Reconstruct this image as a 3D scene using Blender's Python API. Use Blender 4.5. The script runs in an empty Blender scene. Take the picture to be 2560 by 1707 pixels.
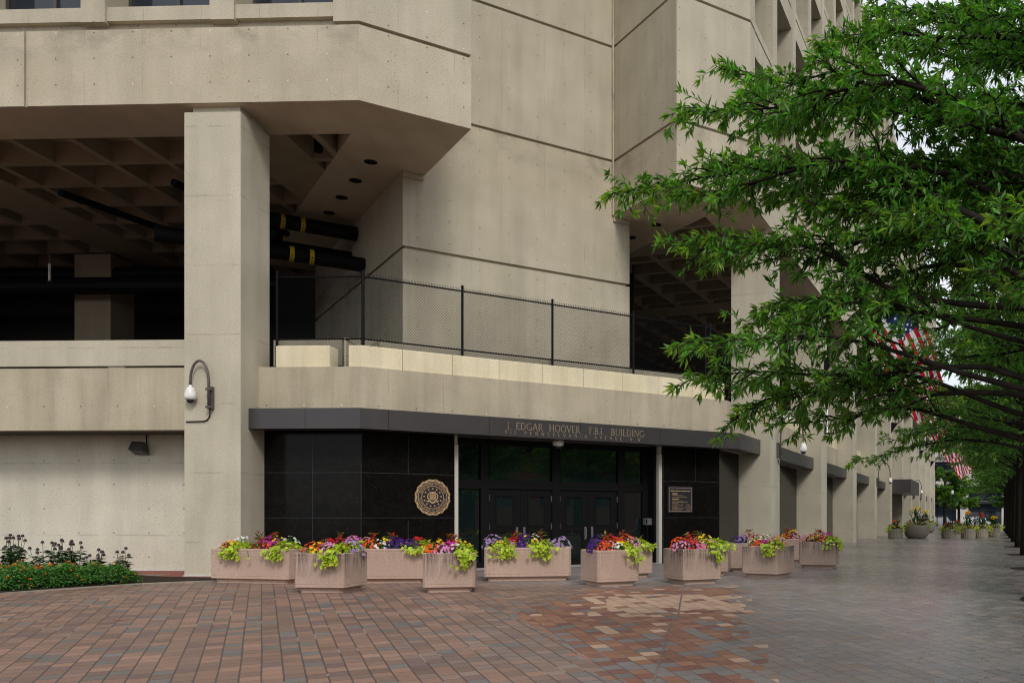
import bpy, math, random
import numpy as np
from mathutils import Vector, Matrix
random.seed(7); rng = np.random.default_rng(7)
S = bpy.context.scene
COL = S.collection

# ------------------------------------------------------------------ camera, sky, sun, exposure
cam_d = bpy.data.cameras.new("camera"); cam = bpy.data.objects.new("camera", cam_d); COL.objects.link(cam)
cam.location = (0, 0, 1.6); cam.rotation_euler = (math.radians(90), 0, 0)
cam_d.sensor_width = 36; cam_d.lens = 30.94
cam_d.shift_x = -0.15625; cam_d.shift_y = 0.1713
cam_d.clip_start = 0.05; cam_d.clip_end = 2000
S.camera = cam
SUN_EL, SUN_HD = math.radians(40), math.radians(158)      # heading: clockwise from the view axis
w = bpy.data.worlds.new("World"); S.world = w; w.use_nodes = True
wn, wl = w.node_tree.nodes, w.node_tree.links
bg = wn["Background"]; bg.inputs[1].default_value = 0.15
sky = wn.new("ShaderNodeTexSky"); sky.sky_type = 'NISHITA'; sky.sun_disc = False
sky.sun_elevation = SUN_EL; sky.sun_rotation = SUN_HD; sky.air_density = 1.0; sky.dust_density = 2.5
tc = wn.new("ShaderNodeTexCoord"); cn = wn.new("ShaderNodeTexNoise"); cn.inputs["Scale"].default_value = 2.2; cn.inputs["Detail"].default_value = 5
wl.new(tc.outputs["Generated"], cn.inputs["Vector"])
cr = wn.new("ShaderNodeValToRGB"); wl.new(cn.outputs[0], cr.inputs[0])
cr.color_ramp.elements[0].position = .35; cr.color_ramp.elements[0].color = (.62, .66, .73, 1)
cr.color_ramp.elements[1].position = .65; cr.color_ramp.elements[1].color = (1, 1, 1, 1)
cm = wn.new("ShaderNodeMix"); cm.data_type = 'RGBA'; cm.blend_type = 'MULTIPLY'; cm.inputs[0].default_value = 1
wl.new(cr.outputs[0], cm.inputs[6]); cm.inputs[7].default_value = (6.2, 6.2, 6.2, 1)      # cloud deck
mxs = wn.new("ShaderNodeMix"); mxs.data_type = 'RGBA'; mxs.inputs[0].default_value = .78
wl.new(sky.outputs[0], mxs.inputs[6]); wl.new(cm.outputs[2], mxs.inputs[7]); wl.new(mxs.outputs[2], bg.inputs[0])
sun_d = bpy.data.lights.new("sun", 'SUN'); sun = bpy.data.objects.new("sun", sun_d); COL.objects.link(sun)
sun_d.energy = 1.15; sun_d.angle = math.radians(14); sun_d.color = (1, .95, .87)
sd = Vector((math.sin(SUN_HD)*math.cos(SUN_EL), math.cos(SUN_HD)*math.cos(SUN_EL), math.sin(SUN_EL)))
sun.rotation_euler = sd.to_track_quat('Z', 'Y').to_euler(); sun.location = (0, -20, 40)
S.view_settings.view_transform = 'Standard'; S.view_settings.look = 'None'
S.view_settings.exposure = 0.33; S.view_settings.gamma = 1
S.render.engine = 'CYCLES'
S.cycles.use_denoising = True; S.cycles.filter_width = 1.1
S.cycles.max_bounces = 6; S.cycles.diffuse_bounces = 3; S.cycles.glossy_bounces = 3
S.cycles.transmission_bounces = 4; S.cycles.transparent_max_bounces = 6
S.cycles.caustics_reflective = False; S.cycles.caustics_refractive = False

# ------------------------------------------------------------------ plan frames (metres, camera at 0,0)
def hd(a): a = math.radians(a); return np.array([math.sin(a), math.cos(a)])
d10, i10 = hd(92.2), hd(2.2)          # left street front: direction to the right, inward normal
dc, ic = hd(56.15), hd(-33.85)        # corner chamfer
dp, ip = hd(19.75), hd(-70.25)        # avenue front
Bl = np.array([-8.4, 23.6]); Br = Bl + 13.45*dc
LEN_C = 13.45
def isect(P, d, Q, e):
    s = np.linalg.solve(np.array([d, -e]).T, Q-P); return P + s[0]*d
def cornerL(o): return isect(Bl+o*i10, d10, Bl+o*ic, dc)
def cornerR(o): return isect(Br+o*ic, dc, Br+o*ip, dp)
def L10(s, t=0): return Bl + s*d10 + t*i10      # s<0 is left of the beam corner
def LC(s, t=0): return Bl + s*dc + t*ic
def LP(s, t=0): return Br + s*dp + t*ip
S10 = -34.0; SP = 124.0
def outline(o, l=S10, r=SP):
    a, b = cornerL(o), cornerR(o)
    return [L10(l, o), a, b, LP(r, o)]

# ------------------------------------------------------------------ mesh helper
OFF = {}
def off(p): return OFF.get(p.name, Vector((0, 0, 0))) if p else Vector((0, 0, 0))
class MB:
    def __init__(s): s.v = []; s.f = []; s.m = []
    def face(s, pts, mi=0):
        n = len(s.v); s.v += [tuple(map(float, p)) for p in pts]; s.f.append(tuple(range(n, n+len(pts)))); s.m.append(mi)
    def prism(s, poly, z0, z1, mi=0, top=True, bot=True):
        poly = [tuple(map(float, p[:2])) for p in poly]
        a = sum(poly[i][0]*poly[(i+1) % len(poly)][1]-poly[(i+1) % len(poly)][0]*poly[i][1] for i in range(len(poly)))
        if a < 0: poly = poly[::-1]
        n = len(poly)
        for i in range(n):
            p, q = poly[i], poly[(i+1) % n]
            s.face([(*p, z0), (*q, z0), (*q, z1), (*p, z1)], mi)
        if top: s.face([(*p, z1) for p in poly], mi)
        if bot: s.face([(*p, z0) for p in poly[::-1]], mi)
        return s
    def fbox(s, fr, s0, s1, t0, t1, z0, z1, mi=0):      # box in a front's frame
        return s.prism([fr(s0, t0), fr(s1, t0), fr(s1, t1), fr(s0, t1)], z0, z1, mi)
    def box(s, c, sz, rot=0, mi=0):
        x, y, z = [k/2 for k in sz]; ca, sa = math.cos(rot), math.sin(rot)
        P = [(c[0]+u*ca-v*sa, c[1]+u*sa+v*ca) for u, v in ((-x, -y), (x, -y), (x, y), (-x, y))]
        return s.prism(P, c[2]-z, c[2]+z, mi)
    def tube(s, pts, r, n=8, mi=0, cap=True):
        pts = [Vector(p) for p in pts]
        rs = r if isinstance(r, (list, tuple)) else [r]*len(pts)
        base = len(s.v); up = Vector((0.13, 0.07, 1)).normalized(); prev = None
        for i, p in enumerate(pts):
            d = (pts[min(i+1, len(pts)-1)]-pts[max(i-1, 0)])
            d = d.normalized() if d.length > 1e-9 else Vector((0, 0, 1))
            if prev is None:
                x = d.cross(up)
                if x.length < .05: x = d.cross(Vector((1, 0, 0)))
                x.normalize()
            else:
                x = (prev - d*prev.dot(d)).normalized()
            prev = x; y = d.cross(x)
            for k in range(n):
                a = 2*math.pi*k/n; s.v.append(tuple(p+(x*math.cos(a)+y*math.sin(a))*rs[i]))
        for i in range(len(pts)-1):
            for k in range(n):
                a, b = base+i*n+k, base+i*n+(k+1) % n
                s.f.append((a, b, b+n, a+n)); s.m.append(mi)
        if cap:
            s.f.append(tuple(base+k for k in range(n))[::-1]); s.m.append(mi)
            s.f.append(tuple(base+(len(pts)-1)*n+k for k in range(n))); s.m.append(mi)
        return s
    def lathe(s, c, prof, n=20, mi=0, flute=0, sx=1, sy=1):
        base = len(s.v)
        for r, z in prof:
            for k in range(n):
                a = 2*math.pi*k/n; rr = r*(1-(flute if k % 2 else 0))
                s.v.append((c[0]+rr*math.cos(a)*sx, c[1]+rr*math.sin(a)*sy, c[2]+z))
        for i in range(len(prof)-1):
            for k in range(n):
                a, b = base+i*n+k, base+i*n+(k+1) % n
                s.f.append((a, b, b+n, a+n)); s.m.append(mi)
        s.f.append(tuple(base+k for k in range(n))[::-1]); s.m.append(mi)
        s.f.append(tuple(base+(len(prof)-1)*n+k for k in range(n))); s.m.append(mi)
        return s
    def map(s, fn): s.v = [tuple(map(float, fn(p))) for p in s.v]; return s
    def build(s, name, mats, parent=None, smooth=False):
        if not isinstance(mats, (list, tuple)): mats = [mats]
        me = bpy.data.meshes.new(name)
        o_ = off(parent)
        V = [(a-o_[0], b-o_[1], c-o_[2]) for a, b, c in s.v]
        me.from_pydata(V, [], s.f)
        for m in mats: me.materials.append(m)
        if len(mats) > 1: me.polygons.foreach_set("material_index", s.m)
        uv = me.uv_layers.new(name="uv").data
        for p in me.polygons:
            n = p.normal
            h = math.hypot(n.x, n.y)
            if abs(n.z) > .75 or h < 1e-6:
                for li in p.loop_indices:
                    q = s.v[me.loops[li].vertex_index]; uv[li].uv = (q[0], q[1])
            else:
                tx, ty = -n.y/h, n.x/h
                for li in p.loop_indices:
                    q = s.v[me.loops[li].vertex_index]; uv[li].uv = (q[0]*tx+q[1]*ty, q[2])
        if smooth: me.polygons.foreach_set("use_smooth", [True]*len(me.polygons))
        me.update()
        ob = bpy.data.objects.new(name, me); COL.objects.link(ob)
        if parent: ob.parent = parent
        OFF[ob.name] = o_
        return ob
def tag(o, label=None, cat=None, group=None, kind=None):
    if label: o["label"] = label
    if cat: o["category"] = cat
    if group: o["group"] = group
    if kind: o["kind"] = kind
    return o
def thing(name, label, cat, loc=(0, 0, 0), rot=0, group=None):
    e = bpy.data.objects.new(name, None); COL.objects.link(e); e.empty_display_size = .3
    e.location = loc; e.rotation_euler = (0, 0, rot); OFF[e.name] = Vector(loc)
    return tag(e, label, cat, group)
def kids(o): return [c for c in bpy.data.objects if c.parent is o]
def copy_tree(o, parent=None):
    c = o.copy(); COL.objects.link(c)
    if parent: c.parent = parent
    for k in kids(o): copy_tree(k, c)
    return c

# ------------------------------------------------------------------ materials
class NG:
    def __init__(s, name):
        s.mat = bpy.data.materials.new(name); s.mat.use_nodes = True
        s.t = s.mat.node_tree; s.n = s.t.nodes; s.l = s.t.links; s.b = s.n["Principled BSDF"]
    def new(s, t, **k):
        x = s.n.new(t)
        for a, b in k.items(): setattr(x, a, b)
        return x
    def put(s, sock, v):
        if hasattr(v, "is_linked") or hasattr(v, "links"): s.l.new(v, sock)
        else: sock.default_value = v
    def m(s, op, a, b=None, c=None):
        x = s.new("ShaderNodeMath", operation=op); s.put(x.inputs[0], a)
        if b is not None: s.put(x.inputs[1], b)
        if c is not None: s.put(x.inputs[2], c)
        return x.outputs[0]
    def mix(s, f, a, b, bt='MIX'):
        x = s.new("ShaderNodeMix", data_type='RGBA', blend_type=bt)
        s.put(x.inputs[0], f)
        for i, v in ((6, a), (7, b)):
            if isinstance(v, tuple) and len(v) == 3: v = (*v, 1)
            s.put(x.inputs[i], v)
        return x.outputs[2]
    def uv(s): return s.new("ShaderNodeUVMap").outputs[0]
    def pos(s): return s.new("ShaderNodeNewGeometry").outputs["Position"]
    def obj(s): return s.new("ShaderNodeTexCoord").outputs["Object"]
    def scale(s, v, sc):
        x = s.new("ShaderNodeMapping"); s.put(x.inputs[0], v); x.inputs["Scale"].default_value = sc; return x.outputs[0]
    def noise(s, v, sc, det=3, rough=.55):
        x = s.new("ShaderNodeTexNoise"); s.put(x.inputs["Vector"], v); x.inputs["Scale"].default_value = sc
        x.inputs["Detail"].default_value = det; x.inputs["Roughness"].default_value = rough; return x.outputs[0]
    def vor(s, v, sc):
        x = s.new("ShaderNodeTexVoronoi"); s.put(x.inputs["Vector"], v); x.inputs["Scale"].default_value = sc; return x.outputs["Distance"]
    def ramp(s, f, stops, interp='LINEAR'):
        x = s.new("ShaderNodeValToRGB"); s.put(x.inputs[0], f); r = x.color_ramp; r.interpolation = interp
        while len(r.elements) < len(stops): r.elements.new(.5)
        for e, (p, c) in zip(r.elements, stops):
            e.position = p; e.color = (*c, 1) if isinstance(c, tuple) else (c, c, c, 1)
        return x.outputs[0]
    def sep(s, v):
        x = s.new("ShaderNodeSeparateXYZ"); s.put(x.inputs[0], v); return x.outputs
    def comb(s, a, b, c=0.0):
        x = s.new("ShaderNodeCombineXYZ")
        for i, v in enumerate((a, b, c)): s.put(x.inputs[i], v)
        return x.outputs[0]
    def white(s, v):
        x = s.new("ShaderNodeTexWhiteNoise", noise_dimensions='3D'); s.put(x.inputs[0], v); return x.outputs["Value"]
    def bump(s, h, st=.3, dist=.01):
        x = s.new("ShaderNodeBump"); s.put(x.inputs["Height"], h); x.inputs["Strength"].default_value = st
        x.inputs["Distance"].default_value = dist; s.l.new(x.outputs[0], s.b.inputs["Normal"])
    def done(s, col=None, rough=None, metal=None, spec=None):
        for k, v in (("Base Color", col), ("Roughness", rough), ("Metallic", metal), ("Specular IOR Level", spec)):
            if v is not None:
                if isinstance(v, tuple) and len(v) == 3: v = (*v, 1)
                s.put(s.b.inputs[k], v)
        return s.mat
def ss(g, x, a, b):      # smoothstep-like linear clamp
    y = g.new("ShaderNodeMapRange"); g.put(y.inputs[0], x)
    y.inputs[1].default_value = a; y.inputs[2].default_value = b; return y.outputs[0]

def concrete(name, c1, c2, dots=0, streak=.22, pit=.5, seams=True, du=1.07, dv=.72, v0=.25, stain=0.0, sparkle=.5, topdirt=None, lifts=0):
    g = NG(name); uv = g.uv(); u, v, _ = g.sep(uv)
    col = g.mix(ss(g, g.noise(uv, .7, 4), .32, .68), c1, c2)
    col = g.mix(1.0, col, g.ramp(g.noise(uv, .33, 5, .62), [(.36, .94), (.5, 1.0), (.66, 1.045)]), 'MULTIPLY')
    fine = g.noise(uv, 26, 2, .8)
    col = g.mix(1.0, col, g.ramp(fine, [(.25, .80), (.5, 1.0), (.75, 1.16)]), 'MULTIPLY')
    big = g.noise(g.scale(uv, (1.7, .16, 1)), 1.0, 3)
    col = g.mix(1.0, col, g.ramp(big, [(.3, 1-streak*.55), (.55, 1.0), (.75, 1+streak*.22)]), 'MULTIPLY')
    if sparkle:      # pale aggregate
        sp = g.vor(uv, 17); col = g.mix(g.m('MULTIPLY', g.m('LESS_THAN', sp, .16), sparkle*.5), col, (.62, .57, .47))
    if pit:
        p = g.vor(g.scale(uv, (1, 1.3, 1)), 9.3); k = g.m('LESS_THAN', p, .12)
        msk = ss(g, g.noise(uv, .9, 2), .42, .66)
        col = g.mix(g.m('MULTIPLY', g.m('MULTIPLY', k, msk), pit), col, (.07, .055, .04))
    if seams:
        su = g.m('ABSOLUTE', g.m('SUBTRACT', g.m('FRACT', g.m('DIVIDE', u, du*1.5)), .5))
        kk = g.m('MULTIPLY', g.m('LESS_THAN', su, .006), ss(g, g.noise(uv, 1.3, 2), .4, .65))
        col = g.mix(g.m('MULTIPLY', kk, .35), col, (.16, .12, .08))
    if dots:
        fu = g.m('FRACT', g.m('DIVIDE', u, du)); fv = g.m('FRACT', g.m('DIVIDE', g.m('SUBTRACT', v, v0), dv))
        a = g.m('MULTIPLY', g.m('SUBTRACT', fu, .5), du); b = g.m('MULTIPLY', g.m('SUBTRACT', fv, .5), dv)
        d = g.m('SQRT', g.m('ADD', g.m('MULTIPLY', a, a), g.m('MULTIPLY', b, b)))
        cell = g.comb(g.m('FLOOR', g.m('DIVIDE', u, du)), g.m('FLOOR', g.m('DIVIDE', g.m('SUBTRACT', v, v0), dv)))
        wv = g.white(cell)
        hole = g.mix(g.m('GREATER_THAN', wv, .72), (.05, .04, .03), (.72, .70, .66))
        col = g.mix(g.m('MULTIPLY', g.m('LESS_THAN', d, .023), .7), col, hole)
    if stain:
        sn = g.noise(g.scale(uv, (7, .55, 1)), 2.0, 4, .7)
        ht = ss(g, v, .18, .86)
        pat = g.noise(uv, 1.4, 2)
        k = g.m('MULTIPLY', g.m('MULTIPLY', ss(g, sn, .40, .56), ss(g, pat, .34, .54)), g.m('MULTIPLY', ht, stain))
        col = g.mix(k, col, (.05, .045, .045))
    if lifts:
        lv = g.m('ABSOLUTE', g.m('SUBTRACT', g.m('FRACT', g.m('DIVIDE', g.m('ADD', v, g.m('MULTIPLY', g.noise(uv, 6, 2), .03)), lifts)), .5))
        col = g.mix(g.m('MULTIPLY', g.m('MULTIPLY', g.m('LESS_THAN', lv, .012), ss(g, g.noise(uv, 2.2, 2), .42, .6)), .28), col, (.17, .14, .10))
    if topdirt:
        k = g.m('MULTIPLY', ss(g, v, *topdirt), ss(g, g.noise(g.scale(uv, (.55, .8, 1)), 1.0, 4, .65), .47, .62))
        col = g.mix(g.m('MULTIPLY', k, .42), col, (.13, .115, .09))
    g.bump(g.m('ADD', fine, g.m('MULTIPLY', g.noise(uv, 7, 3), .6)), .28, .012)
    return g.done(col, .88, spec=.25)

M = {}
M['wall'] = concrete('board_concrete', (.455, .415, .318), (.525, .480, .375), dots=1)
M['fascia'] = concrete('fascia_concrete', (.455, .405, .300), (.535, .482, .37), dots=1, dv=.70, v0=12.98, pit=.8, streak=.16, topdirt=(13.7, 14.75))
M['column'] = concrete('column_concrete', (.47, .434, .338), (.54, .50, .395), dots=0, streak=.2, pit=.3, seams=False, lifts=1.87)
M['low_wall'] = concrete('ground_wall_concrete', (.60, .565, .46), (.67, .63, .52), dots=1, lifts=2.15, pit=.8, streak=.25, seams=False, v0=.05)
M['band'] = concrete('band_concrete', (.42, .37, .265), (.495, .435, .325), dots=1, dv=1.75, v0=3.85, pit=.8, streak=.38)
M['block'] = concrete('coping_concrete', (.70, .62, .42), (.77, .69, .50), pit=.3, streak=.3, seams=False, sparkle=.2)
M['soffit'] = concrete('soffit_concrete', (.52, .43, .33), (.58, .485, .38), pit=.3, streak=.2, seams=False)
M['inner'] = concrete('interior_concrete', (.29, .235, .17), (.34, .28, .205), pit=.3, streak=.2, seams=False)  # arcade ceiling and inner columns: deep shade put into a darker colour
M['planter_a'] = concrete('pink_concrete', (.50, .355, .285), (.56, .41, .33), pit=.9, streak=.15, seams=False, sparkle=.35, stain=.25)
M['planter_b'] = concrete('stained_pink_concrete', (.46, .335, .27), (.53, .39, .32), pit=.9, streak=.2, seams=False, sparkle=.35, stain=1.0)
M['bowl'] = concrete('grey_bowl_concrete', (.30, .27, .22), (.37, .33, .27), pit=.4, streak=.5, seams=False, stain=.3)
M['stone'] = concrete('limestone', (.50, .47, .42), (.56, .53, .48), pit=0, streak=.2, seams=False, sparkle=0)

def plain(name, c, rough=.5, metal=0, spec=.5, var=.12, sc=6):
    g = NG(name); n = g.noise(g.obj(), sc, 3)
    col = g.mix(1.0, (*c, 1), g.ramp(n, [(.3, 1-var), (.7, 1+var)]), 'MULTIPLY')
    return g.done(col, rough, metal, spec)
M['bronze'] = plain('dark_bronze_metal', (.040, .036, .036), .38, .0, .7, .15, 1.2)
M['frame'] = plain('black_door_frame', (.006, .0055, .006), .4, 0, .2)
M['blackmetal'] = plain('black_metal', (.004, .004, .005), .6, 0, .15)
M['gold'] = plain('brass_letter', (.25, .195, .14), .5, .1, .4, .1)
M['seal_gold'] = plain('seal_gold', (.56, .38, .20), .5, .1, .4, .08)
M['seal_black'] = plain('seal_black', (.012, .010, .016), .5)
M['brown_pole'] = plain('brown_conduit', (.10, .08, .075), .4, .2)
M['white'] = plain('white_enamel', (.78, .78, .76), .35)
M['dark_dome'] = plain('smoked_dome', (.012, .012, .02), .1)
M['steel'] = plain('grey_steel', (.25, .25, .27), .35, .6)
M['soil'] = plain('soil', (.035, .025, .018), .95, 0, .1, .4, 30)
M['darkroom'] = plain('dark_interior', (.018, .016, .015), .8)  # near black: the shade of the depths is put into the wall colour
M['black_rubber'] = plain('black_rubber', (.004, .004, .005), .6, 0, .2)
M['yellow'] = plain('yellow_tape', (.55, .40, .02), .5)
M['trunk'] = plain('bark', (.020, .017, .014), .95, 0, .1, .4, 9)
M['twig'] = plain('twig_bark', (.026, .022, .017), .9, 0, .1, .3, 9)
M['stem'] = plain('green_stem', (.07, .11, .035), .7)
M['jamb'] = concrete('jamb_concrete', (.50, .48, .42), (.56, .53, .46), pit=.4, streak=.2, seams=False)
M['redbrick'] = plain('red_brick_strip', (.25, .085, .06), .8, 0, .3, .25, 14)
M['white_paint'] = plain('white_paint_mark', (.55, .56, .58), .7, 0, .3, .2, 20)
M['scratch'] = plain('scratch', (.30, .285, .28), .8, 0, .2, .3, 8)
M['pink_paint'] = plain('pink_paint_mark', (.48, .14, .15), .7, 0, .3, .2, 20)
M['crack'] = plain('crack_sealant', (.21, .145, .125), .8, 0, .2, .25, 12)
M['dark_floor'] = plain('dark_floor', (.11, .10, .09), .9, 0, .2)  # balcony floor darkened so less light bounces onto the arcade ceiling
M['asphalt'] = plain('asphalt', (.05, .05, .052), .9, 0, .3, .2, 3)
M['kerb'] = plain('granite_kerb', (.32, .31, .30), .8, 0, .3)
M['skin'] = plain('skin', (.30, .17, .11), .5); M['hair'] = plain('dark_hair', (.015, .012, .01), .6)
M['shirt_white'] = plain('white_cloth', (.72, .74, .78), .8); M['cloth_dark'] = plain('dark_cloth', (.015, .016, .022), .8)
M['cloth_grey'] = plain('grey_cloth', (.10, .11, .14), .8)
M['tyre'] = plain('tyre', (.012, .012, .012), .8); M['rim'] = plain('rim', (.35, .35, .36), .3, .8)
M['carglass'] = plain('car_glass', (.01, .012, .015), .06, 0, .6)
M['lamp_red'] = plain('tail_lamp', (.5, .02, .02), .3); M['lamp_clear'] = plain('head_lamp', (.7, .7, .7), .15)
def carpaint(n, c): return plain(n, c, .22, .3, .6, .03)
M['silver'] = carpaint('silver_paint', (.45, .46, .48)); M['carwhite'] = carpaint('white_car_paint', (.7, .72, .74))
M['carblack'] = carpaint('black_car_paint', (.02, .02, .024)); M['carblue'] = carpaint('blue_grey_paint', (.14, .17, .22))

g = NG('polished_granite'); o = g.obj(); uv = g.uv()
f2 = g.noise(uv, 3, 5, .8)
c = g.mix(ss(g, f2, .30, .75), (.003, .003, .003), (.011, .010, .009))
wv = g.new("ShaderNodeTexVoronoi"); g.put(wv.inputs[0], uv); wv.inputs["Scale"].default_value = 24
c = g.mix(g.m('MULTIPLY', g.m('LESS_THAN', wv.outputs["Distance"], .18), ss(g, g.sep(wv.outputs["Color"])[0], .35, 1)), c, (.075, .055, .03))
u, v, _ = g.sep(uv)
M['granite'] = g.done(c, .12, spec=.13)
M['granite_joint'] = plain('granite_joint', (.042, .05, .06), .6)

g = NG('door_glass'); M['glass'] = g.done((.006, .013, .013), .02, spec=1.0)
g = NG('window_glass'); M['winglass'] = g.done((.015, .022, .035), .04, spec=.6)

# paving: two brick fields meeting at a mosaic of rust and tan pavers
g = NG('brick_paving'); P = g.obj(); x, y, _ = g.sep(P)
def dot2(a, b): return g.m('ADD', g.m('MULTIPLY', x, a), g.m('MULTIPLY', y, b))
seam = g.m('ADD', g.m('MULTIPLY', g.m('ADD', x, 2.69), .925), g.m('MULTIPLY', g.m('SUBTRACT', y, 15.47), .380))
right = g.m('GREATER_THAN', seam, 0.0)
uL, vL = dot2(.9063, .4226), dot2(-.4226, .9063)
uR, vR = dot2(.9336, .3584), dot2(-.3584, .9336)
def sel(a, b): return g.m('ADD', g.m('MULTIPLY', right, g.m('SUBTRACT', b, a)), a)
wob = g.m('MULTIPLY', g.m('SUBTRACT', g.noise(P, .8, 2), .5), .022)
U = g.m('DIVIDE', g.m('ADD', sel(uL, uR), wob), .245)
row = g.m('FLOOR', U); fu = g.m('FRACT', U)
V = g.m('ADD', g.m('DIVIDE', g.m('ADD', sel(vL, vR), wob), .255), g.m('MULTIPLY', g.white(g.comb(row, 3.7, right)), sel(.85, .85)))
cell = g.m('FLOOR', V); fv = g.m('FRACT', V)
eu = g.m('MULTIPLY', g.m('MINIMUM', fu, g.m('SUBTRACT', 1.0, fu)), .245)
ev = g.m('MULTIPLY', g.m('MINIMUM', fv, g.m('SUBTRACT', 1.0, fv)), .255)
id1 = g.white(g.comb(row, cell, right)); id2 = g.white(g.comb(cell, row, g.m('ADD', right, 5.3))); id3 = g.white(g.comb(row, g.m('ADD', cell, 91.7), right))
red = g.ramp(id1, [(0, (.215, .132, .100)), (.16, (.262, .158, .114)), (.34, (.228, .146, .114)), (.50, (.275, .166, .122)), (.63, (.178, .115, .106)), (.73, (.30, .178, .128)), (.81, (.195, .125, .098)), (.92, (.165, .148, .136))], 'CONSTANT')
grey = g.ramp(id1, [(0, (.232, .205, .196)), (.2, (.245, .214, .200)), (.4, (.218, .196, .192)), (.6, (.255, .216, .196)), (.75, (.228, .203, .199)), (.92, (.195, .187, .192))], 'CONSTANT')
rust = g.ramp(id1, [(0, (.27, .125, .075)), (.25, (.235, .10, .068)), (.5, (.31, .15, .09)), (.75, (.20, .085, .066)), (.9, (.165, .15, .14))], 'CONSTANT')
j2 = g.m('SUBTRACT', id2, .5)
lgrey = ss(g, g.m('ADD', seam, g.m('MULTIPLY', j2, 3.0)), -1.9, .2)
nearf = ss(g, y, 17.0, 12.5)
base = g.mix(g.m('MULTIPLY', lgrey, g.m('MULTIPLY', nearf, .55)), red, grey)
rb = g.m('ADD', 1.08, g.m('MULTIPLY', g.m('SUBTRACT', y, 11.5), .045))
rgt = g.m('GREATER_THAN', g.m('ADD', x, g.m('MULTIPLY', j2, .55)), rb)
lft = g.m('MULTIPLY', g.m('GREATER_THAN', g.m('ADD', seam, g.m('MULTIPLY', j2, .3)), 0.0), g.m('GREATER_THAN', g.m('ADD', x, g.m('MULTIPLY', j2, .4)), g.m('ADD', -2.69, g.m('MULTIPLY', g.m('SUBTRACT', y, 15.47), .25))))
far = g.m('LESS_THAN', g.m('ADD', y, g.m('MULTIPLY', j2, 1.2)), 20.3)
mos = g.m('MULTIPLY', g.m('MULTIPLY', lft, g.m('SUBTRACT', 1.0, rgt)), far)
grprob = g.m('MULTIPLY', ss(g, y, 15.2, 12.0), .42)
mixc = g.mix(g.m('LESS_THAN', id3, grprob), rust, grey)
tanz = g.m('MULTIPLY', g.m('GREATER_THAN', g.m('ADD', y, g.m('MULTIPLY', j2, 1.3)), 15.7), g.m('LESS_THAN', g.m('ADD', y, g.m('MULTIPLY', j2, 1.0)), 18.0))
tanz = g.m('MULTIPLY', tanz, g.m('GREATER_THAN', g.m('ADD', x, g.m('MULTIPLY', j2, .6)), -1.35))
tprob = g.m('ADD', g.m('MULTIPLY', tanz, .76), .07)
mixc = g.mix(g.m('LESS_THAN', id2, tprob), mixc, (.52, .34, .235))
rz = g.m('GREATER_THAN', g.m('ADD', seam, g.m('MULTIPLY', j2, 1.0)), 2.6)
field = g.mix(right, base, g.mix(ss(g, g.m('ADD', x, g.m('MULTIPLY', j2, 2)), -2, 3), red, grey))
farright = ss(g, y, 19.5, 21.5)
field = g.mix(g.m('MULTIPLY', farright, ss(g, seam, -2.0, 3.5)), field, grey)
col = g.mix(mos, field, mixc)
col = g.mix(1.0, col, g.ramp(id3, [(0, .89), (.5, 1.0), (1, 1.10)]), 'MULTIPLY')
grain = g.noise(P, 40, 3, .7)
col = g.mix(1.0, col, g.ramp(grain, [(.25, .82), (.5, 1.0), (.75, 1.14)]), 'MULTIPLY')
soot = g.noise(P, .55, 4, .6)
col = g.mix(1.0, col, g.ramp(soot, [(.3, .84), (.6, 1.04)]), 'MULTIPLY')
jw = g.m('MULTIPLY', g.m('SUBTRACT', 1.0, g.m('MULTIPLY', right, .45)), .0085)
ju = g.m('LESS_THAN', g.m('SUBTRACT', eu, g.m('MULTIPLY', g.noise(P, 9, 2), .005)), jw)
jv = g.m('MULTIPLY', g.m('LESS_THAN', ev, g.m('MULTIPLY', g.m('ADD', .35, id2), .0105)), .75)
jt = g.m('MAXIMUM', ju, jv)
pale = g.m('GREATER_THAN', g.noise(P, 1.1, 2), .64)
jcol = g.mix(g.m('MULTIPLY', pale, ju), (.045, .036, .034), (.26, .235, .20))
col = g.mix(g.m('MULTIPLY', jt, .75), col, jcol)
g.bump(g.m('SUBTRACT', g.m('MULTIPLY', grain, .25), jt), .30, .005)
rough = g.m('ADD', g.m('MULTIPLY', grain, .16), g.m('ADD', g.m('SUBTRACT', .40, g.m('MULTIPLY', ss(g, x, -1.0, 5.0), .29)), g.m('MULTIPLY', id3, .12)))
M['paving'] = g.done(col, rough, spec=.55)

# foliage: colour attribute holds each leaf's own tint
def leafmat(name, trans=.35, rough=.42, spec=.45):
    g = NG(name); a = g.new("ShaderNodeVertexColor"); a.layer_name = "tint"
    g.done(a.outputs[0], rough, spec=spec)
    t = g.new("ShaderNodeBsdfTranslucent"); g.l.new(g.mix(1.0, a.outputs[0], (1.25, 1.5, .55), 'MULTIPLY'), t.inputs[0])
    mx = g.new("ShaderNodeMixShader"); mx.inputs[0].default_value = trans
    g.l.new(g.b.outputs[0], mx.inputs[1]); g.l.new(t.outputs[0], mx.inputs[2])
    g.l.new(mx.outputs[0], g.n["Material Output"].inputs[0])
    return g.mat
M['leaf'] = leafmat('oak_leaf', .48); M['garden_leaf'] = leafmat('garden_leaf', .3); M['petal'] = leafmat('petal', .25, .6, .2)

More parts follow.
